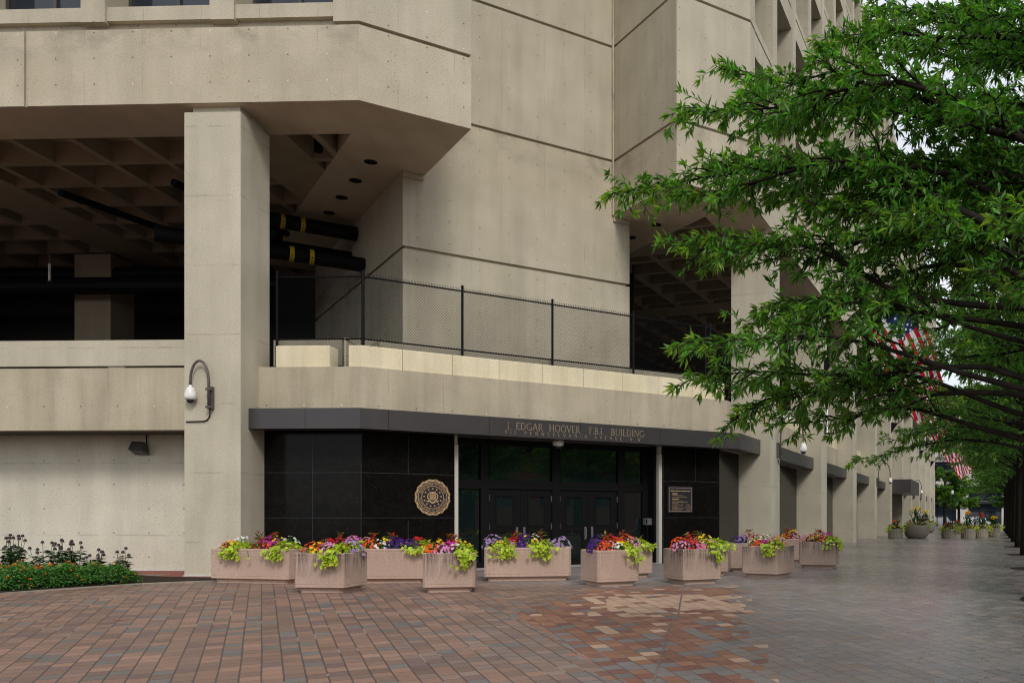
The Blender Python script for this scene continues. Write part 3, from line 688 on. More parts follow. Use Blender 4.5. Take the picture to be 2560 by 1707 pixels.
def text_mb(mb, txt, hgt, place, gap=.12, space=.55, z0=0.0, th=.012, mi=0, fit=None, squash=1.0, bold=1.0):
    """place(u, v, w) -> world; u along the line, v up, w out of the wall"""
    wd = sum((GL[c][0]+gap)*squash if c != ' ' else space for c in txt)*hgt
    k = 1.0 if fit is None else fit/wd
    u = 0.0; layer = 0
    for c in txt:
        if c == ' ': u += space*hgt*k; continue
        for pts, t in GL[c][1]:
            for a, b in zip(pts, pts[1:]):
                a, b = np.array(a)*np.array([squash, 1]), np.array(b)*np.array([squash, 1]); v = b-a; L_ = np.linalg.norm(v)
                if L_ < 1e-6: continue
                e = v/L_*.02; n = np.array([-v[1], v[0]])/L_*t*bold/2
                q = [a-e-n, b+e-n, b+e+n, a-e+n]
                wo = z0+th+.00025*(layer % 9); layer += 1
                W = [(u+p[0]*hgt*(k if fit else 1)*1.0, p[1]*hgt) for p in q]
                top = [place(x_, y_, wo) for x_, y_ in W]; bot = [place(x_, y_, z0) for x_, y_ in W]
                mb.face(top, mi)
                for i in range(4): mb.face([bot[i], bot[(i+1) % 4], top[(i+1) % 4], top[i]], mi)
        u += (GL[c][0]+gap)*squash*hgt*k
    return wd*k
def on_canopy(s0, z0):
    return lambda u, v, w_: (*LC(s0+u, .4-w_), z0+v)
m = MB()
for t, s0, s1 in (("J.", 4.42, 4.56), ("EDGAR", 4.71, 5.62), ("HOOVER", 5.81, 6.91), ("F", 7.21, 7.345), (".", 7.345, 7.39), ("B", 7.40, 7.555), (".", 7.56, 7.605), ("I", 7.615, 7.69), (".", 7.69, 7.735), ("BUILDING", 8.01, 9.29)):
    text_mb(m, t, .215, on_canopy(s0+.0, 4.235), fit=s1-s0, th=.014, gap=.09)
m.build('building_lettering', M['gold'], can)
m = MB()
for t, s0, s1 in (("935", 4.36, 4.80), ("PENNSYLVANIA", 4.99, 7.24), ("AVENUE", 7.40, 8.52), ("N.W", 8.72, 9.22)):
    text_mb(m, t, .108, on_canopy(s0, 4.092), gap=.95, fit=s1-s0, th=.010, bold=1.3)
m.build('address_lettering', M['gold'], can)

def disc(mb, place, r0, r1, w0, w1, n=72, mi=0, prof=None):
    for i in range(n):
        a, b = 2*math.pi*i/n, 2*math.pi*(i+1)/n
        R1a, R1b = (prof(a), prof(b)) if prof else (r1, r1)
        q = [(r0*math.cos(a), r0*math.sin(a)), (R1a*math.cos(a), R1a*math.sin(a)), (R1b*math.cos(b), R1b*math.sin(b)), (r0*math.cos(b), r0*math.sin(b))]
        mb.face([place(*p, w1) for p in q], mi)
        mb.face([place(*q[1], w0), place(*q[2], w0), place(*q[2], w1), place(*q[1], w1)], mi)
def seal(place, R, det=True):
    """gold flame rim, lettered ring, thirteen stars, shield with laurels and ribbon"""
    gold, dark = MB(), MB()
    def prof(a):
        k = (a/(2*math.pi)*16) % 1; j = (a/(2*math.pi)*80) % 1
        return R*(.915+.045*(1-abs(2*k-1))+.05*(1-abs(2*j-1)))
    disc(gold, place, .835*R, R, 0, .020, 320, 0, prof)
    for i in range(16):
        for d_ in (-.09, -.03, .03, .09):
            a = 2*math.pi*(i+.5)/16+d_; n_ = a+math.pi/2; c = .9*R
            q = [(math.cos(a)*(c+s*.055*R)+math.cos(n_)*x_*R, math.sin(a)*(c+s*.055*R)+math.sin(n_)*x_*R) for s, x_ in ((-1, .014), (.4, .017), (1, 0), (.4, -.012), (-1, -.010))]
            dark.face([place(*p, .0225) for p in q])
    disc(dark, place, 0, .835*R, 0, .016); disc(dark, place, .80*R, .85*R, .016, .0215)
    disc(gold, place, .775*R, .80*R, .016, .021); disc(gold, place, .595*R, .618*R, .016, .021)
    def ring(txt, a0, a1, inward):
        ws = [(GL[c][0]+.16) if c != ' ' else .6 for c in txt]; tot = sum(ws); u = 0
        for c, w_ in zip(txt, ws):
            a = math.radians(a0+(a1-a0)*(u+w_/2)/tot); u += w_
            if c == ' ': continue
            hg = .098*R; half = GL[c][0]/2
            sc = abs(math.radians(a1-a0))*.697*R/tot
            def pl(x_, y_, wo, a=a, half=half, sc=sc, hg=hg):
                uu = (x_/hg-half)*sc; vv = y_-hg/2
                if inward: r = .697*R+vv; b = a-uu/(.697*R)
                else: r = .697*R-vv; b = a+uu/(.697*R)
                return place(r*math.cos(b), r*math.sin(b), wo)
            text_mb(gold, c, hg, pl, z0=.016, th=.004)
    if det: ring("DEPARTMENT OF JUSTICE", 162, 18, True); ring("FEDERAL BUREAU OF INVESTIGATION", 183, 357, False)
    for i in range(13):
        a0 = math.pi/2+2*math.pi*i/13; cx, cy = .475*R*math.cos(a0), .475*R*math.sin(a0)
        q = [(cx+(.062 if j % 2 == 0 else .027)*R*math.cos(math.pi/2+j*math.pi/5), cy+(.062 if j % 2 == 0 else .027)*R*math.sin(math.pi/2+j*math.pi/5)) for j in range(10)]
        for j in range(10): gold.face([place(cx, cy, .021), place(*q[j], .020), place(*q[(j+1) % 10], .020)])
    sh = [(-.19, .30), (.19, .30), (.16, .24), (.165, -.08), (.12, -.12), (0, -.14), (-.12, -.12), (-.165, -.08), (-.16, .24)]
    gold.face([place(x_*R, y_*R, .0195) for x_, y_ in sh])
    for x0, x1, y0, y1 in [(-.12, .12, .14, .18)]+[(x_-.011, x_+.011, -.115, .13) for x_ in (-.11, -.055, 0, .055, .11)]+[(-.14, -.04, .235, .27), (.04, .14, .235, .27)]:
        dark.face([place(x_*R, y_*R, .0212) for x_, y_ in ((x0, y0), (x1, y0), (x1, y1), (x0, y1))])
    for sgn in (-1, 1):
        pts = [(sgn*(.20+.075*math.sin(math.pi*t_)), -.16+.38*t_) for t_ in np.linspace(0, 1, 9)]
        for (xa, ya), (xb, yb) in zip(pts, pts[1:]):
            for k in (-1, 1):
                gold.face([place(xa*R, ya*R, .0195), place((xa+k*.045)*R, (ya+yb)/2*R, .0200), place(xb*R, (yb+.01)*R, .0197)])
        rb = [(.08, -.17), (.16, -.14), (.24, -.20), (.37, -.15), (.33, -.20), (.25, -.27), (.16, -.21), (.10, -.22)]
        gold.face([place(sgn*x_*R, y_*R, .0205) for x_, y_ in rb])
    gold.face([place(x_*R, y_*R, .0200) for x_, y_ in ((-.13, -.23), (.13, -.23), (.12, -.30), (0, -.32), (-.12, -.30))])
    return gold, dark
sx, sz = 2.44, 2.18; sp = LC(sx, 1.27)
se = thing('wall_seal', 'round gilt and black department seal with flame rim on the black granite wall', 'seal', (*sp, sz))
pl = lambda u, v, w_: (*LC(sx+u, 1.268-w_), sz+v)
gd, dk = seal(pl, .545)
gd.build('gilt_relief', M['seal_gold'], se); dk.build('dark_field', M['seal_black'], se)
# mission plaque right of the doors
px, pz = 11.295, 2.215; pq = thing('plaque', 'square dark bronze plaque with gilt border and lettering on the granite right of the doors', 'plaque', (*LC(px, 1.27), pz))
m = MB(); m.fbox(LC, px-.53, px+.53, 1.235, 1.268, pz-.465, pz+.465); m.build('back_plate', M['seal_black'], pq)
m = MB()
for a, b, c, d in ((-.48, .48, .40, .42), (-.48, .48, -.42, -.40), (-.48, -.46, -.40, .40), (.46, .48, -.40, .40)): m.fbox(LC, px+a, px+b, 1.229, 1.235, pz+c, pz+d)
m.build('border', M['gold'], pq)
def flat_text(mb, body, size, s0, z0, weight=.0):
    cu = bpy.data.curves.new("t", 'FONT'); cu.body = body; cu.size = size; cu.extrude = 0; cu.offset = weight; cu.resolution_u = 2
    ob = bpy.data.objects.new("t", cu); COL.objects.link(ob)
    dg = bpy.context.evaluated_depsgraph_get(); me = ob.evaluated_get(dg).to_mesh()
    for p in me.polygons: mb.face([(*LC(s0+me.vertices[i].co.x, 1.231), z0+me.vertices[i].co.y) for i in p.vertices])
    ob.evaluated_get(dg).to_mesh_clear(); bpy.data.objects.remove(ob); bpy.data.curves.remove(cu)
m = MB()
flat_text(m, "FEDERAL BUREAU OF INVESTIGATION", .0485, px-.41, pz+.285, .0022)
flat_text(m, "MISSION", .056, px-.34, pz+.185, .003)
for i, t in enumerate(("Protect the American people and", "uphold the Constitution of the United States")): flat_text(m, t, .034, px-.34, pz+.135-.05*i, .0006)
flat_text(m, "PRIORITIES", .056, px-.34, pz-.005, .003)
for i, t in enumerate(("Protect the U.S. from terrorist attack", "Protect the U.S. against foreign intelligence, espionage,", "and cyber operations", "Combat significant cyber criminal activity", "Combat public corruption at all levels", "Protect civil rights", "Combat transnational criminal enterprises", "Combat significant white-collar crime", "Combat significant violent crime")):
    flat_text(m, t, .030, px-.345, pz-.055-.043*i, .0005)
m.build('lettering', M['seal_gold'], pq)
pl2 = lambda u, v, w_: (*LC(px+.33+u, 1.235-w_*.4), pz-.27+v)
gd, dk = seal(pl2, .115, False); gd.build('small_seal', M['gold'], pq)

# ------------------------------------------------------------------ coping blocks and chain-link fence on the balcony
ords = ['first', 'second', 'third', 'fourth', 'fifth', 'sixth', 'seventh', 'eighth', 'ninth']
def block(pts, z0, z1, label):
    c = np.mean(pts, axis=0); t = thing('coping_block', label, 'concrete block', (*c, z0), group='coping blocks along the balcony edge')
    m = MB(); m.prism(pts, z0, z1-.02); q = [np.array(p)+(c-np.array(p))*.03 for p in pts]
    for i in range(len(pts)):
        a, b = pts[i], pts[(i+1) % len(pts)]; m.face([(*a, z1-.02), (*b, z1-.02), (*q[(i+1) % len(pts)], z1), (*q[i], z1)])
    m.face([(*p, z1) for p in q]); m.build('block_body', M['block'], t)
block([L10(-2.75, .99), L10(-1.22, .99), L10(-1.22, 1.55), L10(-2.75, 1.55)], 5.802, 6.40, 'separate pale coping block left of the gap on the balcony edge, beside the corner column')
ss_ = [1.47, 2.95, 4.42, 5.88, 7.33, 8.80, 10.24, 11.64, 13.05]
P0 = [L10(-.68, .99), isect(L10(0, .99), d10, LC(0, .99), dc), LC(1.462, .99), LC(1.462, 1.55), L10(-.45, 1.55)]
block(P0, 5.802, 6.40, 'bent pale coping block right of the gap, where the balcony edge turns the corner')
for k, (a, b) in enumerate(zip(ss_, ss_[1:])):
    block([LC(a+.006, .99), LC(b-.006, .99), LC(b-.006, 1.55), LC(a+.006, 1.55)], 5.802, 6.40, f'pale straight coping block, {ords[k]} after the bent one on the balcony edge')
for k, o_ in enumerate(('first', 'second', 'third')):
    s = 14.2+11.05*k
    block([LP(s-1.9, .99), LP(s-.16, .99), LP(s-.16, 1.5), LP(s-1.9, 1.5)], 5.802, 6.42, f'pale coping block on the avenue balcony edge beside the {("second","third","fourth")[k]} column')
fe = thing('chain_link_fence', 'black chain-link fence with round posts behind the pale coping blocks on the balcony', 'fence', (*LC(3, 1.65), 5.785))
TF, ZF0, ZF1 = 1.65, 5.79, 8.55
cl, cr = cornerL(TF), cornerR(TF)
path = [L10(-3.12, TF), cl, cr, LP(3.0, TF)]
posts = [L10(-3.05, TF), cl]+[LC(s, TF) for s in (3.5, 6.54, 9.62, 12.69)]+[cr, LP(2.9, TF)]
for p in posts:
    m = MB(); m.tube([(*p, ZF0), (*p, ZF1+.08)], .045 if p is cl else .038, 10); m.lathe((*p, ZF1+.08), [(.05, 0), (.045, .03), (.015, .055)], 10); m.build('post', M['blackmetal'], fe)
for z in (ZF1-.05, ZF0+1.02-.1):
    m = MB()
    for a, b in zip(path, path[1:]): m.tube([(*a, z), (*b, z)], .023, 8)
    m.build('rail', M['blackmetal'], fe)
m = MB(); PT = .085
for a, b in zip(path, path[1:]):
    a, b = np.array(a), np.array(b); L_ = np.linalg.norm(b-a); d = (b-a)/L_; H = ZF1-ZF0-.05; wv_ = .0055
    n = np.array([-d[1], d[0]])
    N = int((L_+H)/PT)
    for sg in (0, 1):
        for k in range(N):
            s0 = k*PT-H; u0, v0, u1, v1 = s0, 0.0, s0+H, H
            if u0 < 0: v0 -= u0; u0 = 0
            if u1 > L_: v1 -= u1-L_; u1 = L_
            if u1-u0 < .01: continue
            if sg: u0, u1 = L_-u0, L_-u1
            p, q = a+d*u0, a+d*u1; o_ = n*(.004 if sg else -.004); z0, z1 = ZF0+.06+v0, ZF0+.06+v1
            c = wv_*1.2
            m.face([(*(p+o_-d*c), z0), (*(p+o_+d*c), z0), (*(q+o_+d*c), z1), (*(q+o_-d*c), z1)])
            m.face([(*(p+o_-n*wv_), z0), (*(p+o_+n*wv_), z0), (*(q+o_+n*wv_), z1), (*(q+o_-n*wv_), z1)])
    for k in range(int(L_/(PT*1.0))):
        p = a+d*(k+.5)*PT; z = ZF1
        m.face([(*(p-d*.005), z), (*(p+d*.005), z), (*(p+d*.016), z+.05), (*(p+d*.008), z+.055)]); m.face([(*(p-d*.005), z), (*(p+d*.005), z), (*(p-d*.008), z+.055), (*(p-d*.016), z+.05)])
m.build('wire_mesh', M['blackmetal'], fe)

# ------------------------------------------------------------------ cameras and lights on the walls
def gooseneck(loc, out, side, label, reach=.5, cable=True):
    """loc: pole foot on the wall; out: unit vector off the wall; side: unit vector along which the neck hooks"""
    t = thing('security_camera', label, 'security camera', loc, group='security cameras on goosenecks')
    o_, s_ = np.array([*out, 0.]), np.array([*side, 0.]); L0 = np.array(loc); Z_ = np.array([0, 0, 1.])
    m = MB(); m.tube([L0+o_*.16, L0+o_*.16+Z_*.75]+[L0+o_*.16+s_*reach*(.5-.5*math.cos(a))+Z_*(.75+reach*1.08*math.sin(a)) for a in np.linspace(.15, math.pi, 14)]+[L0+o_*.16+s_*reach+Z_*.62], .034, 10); m.build('gooseneck', M['brown_pole'], t, smooth=True)
    m = MB(); c = L0+o_*.05+Z_*.3
    q = [c[:2]+s_[:2]*.07+o_[:2]*.05, c[:2]-s_[:2]*.07+o_[:2]*.05, c[:2]-s_[:2]*.07-o_[:2]*.05, c[:2]+s_[:2]*.07-o_[:2]*.05]
    m.prism(q, c[2]-.3, c[2]+.3); m.prism([p+o_[:2]*.1 for p in q], c[2]-.28, c[2]-.22); m.prism([p+o_[:2]*.1 for p in q], c[2]+.2, c[2]+.26); m.build('bracket', M['brown_pole'], t)
    c = L0+o_*.16+s_*reach+Z_*.15
    m = MB(); m.lathe(c, [(.105, .09), (.14, .11), (.155, .16), (.15, .24), (.12, .34), (.085, .42), (.04, .44), (.038, .49)], 20); m.build('housing', M['white'], t, smooth=True)
    m = MB(); m.lathe(c, [(.02, -.0), (.06, .015), (.09, .05), (.1, .09)], 18); m.build('dome', M['dark_dome'], t, smooth=True)
    if cable:
        m = MB(); m.tube([L0+o_*.1, L0+o_*.06-Z_*.15+s_*.02]+[L0+o_*.03+s_*(.05+.19*(1-math.cos(a)))-Z_*(.15+.17*math.sin(a)) for a in np.linspace(.2, 1.57, 8)]+[L0+o_*.03+s_*(reach+.2)-Z_*.33], .016, 8); m.build('cable', M['blackmetal'], t)
p = L10(-4.02, 0); gooseneck((*p, 4.5), -i10, -d10, 'white dome camera hanging from a brown gooseneck on the tall corner column at left')
for k, lab in ((0, 'white dome camera on a gooseneck on the first avenue column, just under the leaves'), (3, 'white dome camera on a gooseneck part-way down the row of avenue columns'), (6, 'small far white dome camera on a gooseneck near the last avenue columns')):
    p = LP(4.1+11.05*k, 0); gooseneck((*p, 3.95), -ip, -ip*.86+dp*.5, lab, .95, k == 0)
dm = thing('dome_camera', 'beige dome camera under the dark canopy below the name lettering', 'security camera', (*LC(6.3, .75), 3.8))
m = MB(); m.lathe((*LC(6.3, .75), 3.8), [(.13, .03), (.165, .06), (.18, .12), (.18, .215)], 20); m.build('housing', M['jamb'], dm, smooth=True)
m = MB(); m.lathe((*LC(6.3, .75), 3.8), [(.03, -.05), (.09, -.03), (.13, .03)], 18); m.build('dome', M['dark_dome'], dm, smooth=True)
p = L10(-7.42, 2.35); fl_ = thing('floodlight', 'dark box floodlight on the pale ground-floor wall left of the column', 'floodlight', (*p, 3.55))
m = MB(); f0 = lambda s, t, z: (*L10(-7.42+s, 2.35-t), 3.55+z)
A_ = [(-.2, .42, -.03), (.2, .42, -.03), (.2, .16, .1), (-.2, .16, .1)]; B_ = [(-.14, .36, .25), (.14, .36, .25), (.14, .12, .3), (-.14, .12, .3)]
A_ = [f0(*a) for a in ((-.21, .44, .04), (.21, .44, .04), (.21, .10, -.10), (-.21, .10, -.10))]; B_ = [f0(*a) for a in ((-.16, .36, .27), (.16, .36, .27), (.16, .1, .22), (-.16, .1, .22))]
for i in range(4): m.face([A_[i], A_[(i+1) % 4], B_[(i+1) % 4], B_[i]])
m.face(B_); m.build('housing', M['bronze'], fl_)
m = MB(); m.face([f0(*a) for a in ((-.17, .40, .012), (.17, .40, .012), (.17, .13, -.085), (-.17, .13, -.085))]); m.face([A_[0], A_[1], A_[2], A_[3]]); m.build('lens', M['car' 'glass'], fl_)
m = MB(); m.tube([f0(.08, .12, .05), f0(.08, .0, .05)], .035, 8); m.tube([f0(.08, .03, .05), f0(.08, .03, .5)], .016, 8); m.build('bracket', M['blackmetal'], fl_)
cr_ = thing('card_reader', 'small grey metal entry panel on the right side of the door recess', 'entry panel', (*LC(10.15, 1.7), 1.3))
m = MB(); m.fbox(LC, 10.04, 10.31, 1.55, 1.7, 1.33, 1.56); m.build('box_body', M['steel'], cr_)
m = MB(); m.fbox(LC, 10.06, 10.11, 1.53, 1.548, 1.36, 1.53); m.build('slot', M['blackmetal'], cr_)
m = MB(); m.fbox(LC, 10.13, 10.17, 1.56, 1.69, 0, 1.33); m.build('stand', M['blackmetal'], cr_)

# ------------------------------------------------------------------ flower planters at the entrance
def planter_mesh(W, D, H=.835, ch=.05):
    def ring(w_, d_, c): w_, d_ = w_/2, d_/2; return [(-w_+c, -d_), (w_-c, -d_), (w_, -d_+c), (w_, d_-c), (w_-c, d_), (-w_+c, d_), (-w_, d_-c), (-w_, -d_+c)]
    m = MB()
    prof = [(-.09, 0), (-.09, .075), (-.0, .115), (0, .165), (-.006, .168), (-.006, .176), (0, .179), (0, H-.075), (-.006, H-.072), (-.006, H-.064), (0, H-.061), (0, H-.012), (-.012, H), (-.085, H), (-.09, H-.10)]
    R = [[(*p, z) for p in ring(W+2*o_, D+2*o_, ch)] for o_, z in prof]
    for a, b in zip(R, R[1:]):
        for i in range(8): m.face([a[i], a[(i+1) % 8], b[(i+1) % 8], b[i]])
    s_ = MB(); s_.face(R[-1]); return m, s_
def cent(corner, ang, W, D, which):
    """centre from a front corner; ang = heading of the front edge from left to right"""
    u, n = hd(ang), hd(ang-90); c = np.array(corner)
    return c+(u*W/2 if which == 'L' else -u*W/2)+n*D/2
# label, front corner, side, heading, width, depth, material
PL = [
 ('long pink planter nearest the tall corner column', (-9.16, 20.96), 'R', 104, 2.2, 1.1, 'planter_a'),
 ('black-streaked square pink planter standing in front between the two long ones', (-6.9, 18.47), 'R', 99, 1.14, 1.05, 'planter_b'),
 ('long pink planter below the wall seal', (-5.98, 21.3), 'R', 86, 2.15, 1.1, 'planter_a'),
 ('small pink planter in front, left of the doors', (-4.2, 18.77), 'R', 79, 1.08, 1.05, 'planter_b'),
 ('long pink planter right in front of the doors', (-4.66, 21.85), 'L', 79, 2.15, 1.1, 'planter_a'),
 ('square pink planter before the right-hand doors, corner towards us', (-1.68, 20.04), 'L', 61, 1.06, 1.06, 'planter_a'),
 ('small pink planter half hidden beside the right door jamb', (-.5, 23.45), 'R', 62, 1.05, 1.05, 'planter_a'),
 ('streaked square pink planter below the plaque', (.28, 20.75), 'L', 61, 1.06, 1.06, 'planter_b'),
 ('pink planter tucked behind the one below the plaque', (1.58, 24.15), 'R', 62, 1.05, 1.05, 'planter_a'),
 ('pink planter at the end of the granite wall, behind its neighbours', (1.68, 25.7), 'L', 92, 1.2, 1.05, 'planter_a'),
 ('square pink planter angled towards the avenue', (2.72, 22.85), 'R', 123, 1.05, 1.1, 'planter_b'),
 ('pink planter farthest back against the first avenue column', (4.5, 30.6), 'R', 105, 1.05, 1.05, 'planter_a'),
 ('stained planter at the right end of the cluster', (5.03, 27.2), 'R', 108, 1.12, 1.05, 'planter_b'),
]
PLW = []
protos = {}
for k, (lab, cr0, side, ang, W, D, mt) in enumerate(PL):
    c = cent(cr0, ang, W, D, side); rot = -math.radians(ang-90)
    long_ = W > 2
    t = thing('planter', lab, 'planter', (0, 0, 0), group='long flower planters' if long_ else 'square flower planters')
    b, s_ = planter_mesh(W, D)
    b.build('tub', M[mt], t); s_.build('soil', M['soil'], t)
    t.location = (*c, 0); t.rotation_euler = (0, 0, rot); OFF[t.name] = Vector((*c, 0))
    PLW.append((lab, c, rot, W, D))

COLS = {'red': (.55, .018, .02), 'orange': (.75, .09, .015), 'magenta': (.52, .03, .34), 'pink': (.62, .16, .42), 'white': (.80, .80, .80), 'purple': (.055, .012, .17), 'lavender': (.50, .34, .62), 'yellow': (.80, .55, .01), 'crimson': (.35, .01, .04)}
LEAFG = {'bed': (.055, .14, .035), 'lime': (.42, .52, .04), 'coleus': (.16, .15, .03), 'dark': (.03, .075, .03)}
def rnd(n, lo, hi): return rng.uniform(lo, hi, n)
def jitter(c, n, v=.22): return np.clip(np.array(c)*(1+rng.normal(0, v, (n, 1)))*(1+rng.normal(0, v*.35, (n, 3))), .003, .95)
def unit(n): v = rng.normal(size=(n, 3)); return v/np.linalg.norm(v, axis=1, keepdims=True)
def mound(c, rx, ry, h, n, shell=.55):
    """points and outward directions on a squashed half-ball"""
    d = unit(n); d[:, 2] = np.abs(d[:, 2]); r = rnd(n, shell, 1.0).reshape(-1, 1)
    return np.array(c)+d*r*np.array([rx, ry, h]), d
def to_world(P_, c, rot):
    ca, sa = math.cos(rot), math.sin(rot); x, y = P_[:, 0], P_[:, 1]
    return np.stack([c[0]+x*ca-y*sa, c[1]+x*sa+y*ca, P_[:, 2]], 1)
Z0 = .76
def flower_clump(pl_, u, v, col, rx=.24, ry=.2, h=.24, nl=130, nf=64, fr=.030, name='petunia', cat='flower', eye=None, label=''):
    lab, c, rot, W, D = pl_
    P_, d = mound((u, v, Z0), rx, ry, h, nl, .35)
    w_ = to_world(P_, c, rot); p0 = to_world(np.array([[u, v, Z0]]), c, rot)[0]
    t = thing(name, label, cat, tuple(p0), group='bedding plants in the entrance planters')
    dirs = np.stack([d[:, 0], d[:, 1], d[:, 2]*.7+.1], 1)+unit(nl)*.7; dirs = to_world(dirs, (0, 0), rot)
    leaf_object('leaves', w_-dirs*.02, dirs, unit(nl)+np.array([0, 0, 1.2]), rnd(nl, .045, .085), rnd(nl, .022, .036), jitter(LEAFG['bed'], nl, .35), M['garden_leaf'], t)
    # flowers sit on the outer, upper shell
    P_, d = mound((u, v, Z0+.015), rx*1.02, ry*1.02, h*1.05, nf, .92)
    nn = to_world(d+np.array([0, -.35, .25])+unit(nf)*.35, (0, 0), rot)
    flower_object('blossoms', to_world(P_, c, rot), nn, rnd(nf, fr*.75, fr*1.2), jitter(COLS[col], nf, .16), M['petal'], t, cup=.22, centre=eye)
    return t
def lime_vine(pl_, u, v, rx, ry, drop, label, n=150):
    lab, c, rot, W, D = pl_
    if abs(u) > W/2-.32 and W < 2: rx, ry, n = .19, .24, 130
    P_, d = mound((u, v, Z0+.02), rx, ry*.9, .24, n, .6)
    front = -D/2-.02
    # trailing runners over the rim (front edge or side edge)
    ov = rnd(n//2, 0, 1) if True else None; k = n//2
    side = abs(u) > W/2-.2 and drop > 0
    uu = u+rng.normal(0, rx*.55, k); fall = ov**1.4*drop
    Q = np.stack([uu*(1), np.where(fall > .03, front-.03-rng.uniform(0, .10, k), front+rng.uniform(-.05, .15, k)), Z0+.12-fall+rng.uniform(-.03, .05, k)], 1)
    if side:
        sg = np.sign(u); e = rng.uniform(size=k) < .5
        Q[e, 0] = sg*(W/2+.03+rng.uniform(0, .10, e.sum())); Q[e, 1] = v+rng.normal(0, ry*.5, e.sum())
    dq = np.stack([rng.normal(0, .5, k), np.full(k, -.8), rng.normal(-.45, .3, k)], 1)
    if side: dq[e] = np.stack([np.full(e.sum(), sg*.8), rng.normal(0, .5, e.sum()), rng.normal(-.45, .3, e.sum())], 1)
    PA = np.concatenate([P_, Q]); DA = np.concatenate([d*np.array([1, 1, .3])+np.array([0, -.3, -.25])+unit(n)*.35, dq]); m_ = len(PA)
    p0 = to_world(np.array([[u, v, Z0]]), c, rot)[0]
    t = thing('sweet_potato_vine', label, 'vine', tuple(p0), group='lime vines in the entrance planters')
    N_ = to_world(np.concatenate([d, np.tile([0, -1, .6], (k, 1))])+unit(m_)*.35, (0, 0), rot)
    L_ = rnd(m_, .085, .145)
    leaf_object('leaves', to_world(PA, c, rot), to_world(DA, (0, 0), rot), N_, L_, L_*rnd(m_, .75, .95), jitter(LEAFG['lime'], m_, .20), M['garden_leaf'], t, fold=.25, belly=.32)
    m = MB()
    for q in Q[::6]:
        a = to_world(np.array([[u, v, Z0], [q[0]*.6+u*.4, q[1]*.6+v*.4, Z0+.1], q]), c, rot); m.tube([tuple(x) for x in a], .006, 5)
    m.build('stems', M['stem'], t)
def coleus(pl_, u, v, label, h=.46):
    lab, c, rot, W, D = pl_; n = 26
    p0 = to_world(np.array([[u, v, Z0]]), c, rot)[0]; t = thing('coleus', label, 'plant', tuple(p0), group='tall bronze-leaved plants in the planters')
    P_ = np.stack([u+rng.normal(0, .045, n), v+rng.normal(0, .045, n), Z0+rnd(n, .12, h)], 1); d = unit(n); d[:, 2] = np.abs(d[:, 2])*.35
    leaf_object('leaves', to_world(P_, c, rot), d, unit(n)*.4+np.array([0, 0, 1]), rnd(n, .11, .17), rnd(n, .05, .075), jitter(LEAFG['coleus'], n, .3)*np.where(rng.uniform(size=(n, 1)) < .4, np.array([[1.5, .45, .5]]), 1.0), M['garden_leaf'], t)
    nf = 14; Q = np.stack([u+rng.normal(0, .06, nf), v-.04+rng.normal(0, .06, nf), Z0+rnd(nf, .2, h)], 1)
    flower_object('blossoms', to_world(Q, c, rot), unit(nf)+np.array([0, -.5, .5]), rnd(nf, .02, .032), jitter(COLS['red'], nf, .15), M['petal'], t)
    m = MB()
    for k in range(3): m.tube([(p0[0], p0[1], Z0-.05), (p0[0]+random.uniform(-.04, .04), p0[1]+random.uniform(-.04, .04), Z0+h*.9)], .006, 5)
    m.build('stem', M['stem'], t)
SHORT = ['long planter by the corner column', 'streaked square planter in front', 'long planter below the seal', 'small planter left of the doors', 'long planter before the doors', 'planter before the right-hand doors', 'planter beside the right jamb', 'streaked planter below the plaque', 'planter behind the one below the plaque', 'planter at the granite end', 'planter angled to the avenue', 'planter against the first avenue column', 'stained planter at the right end']
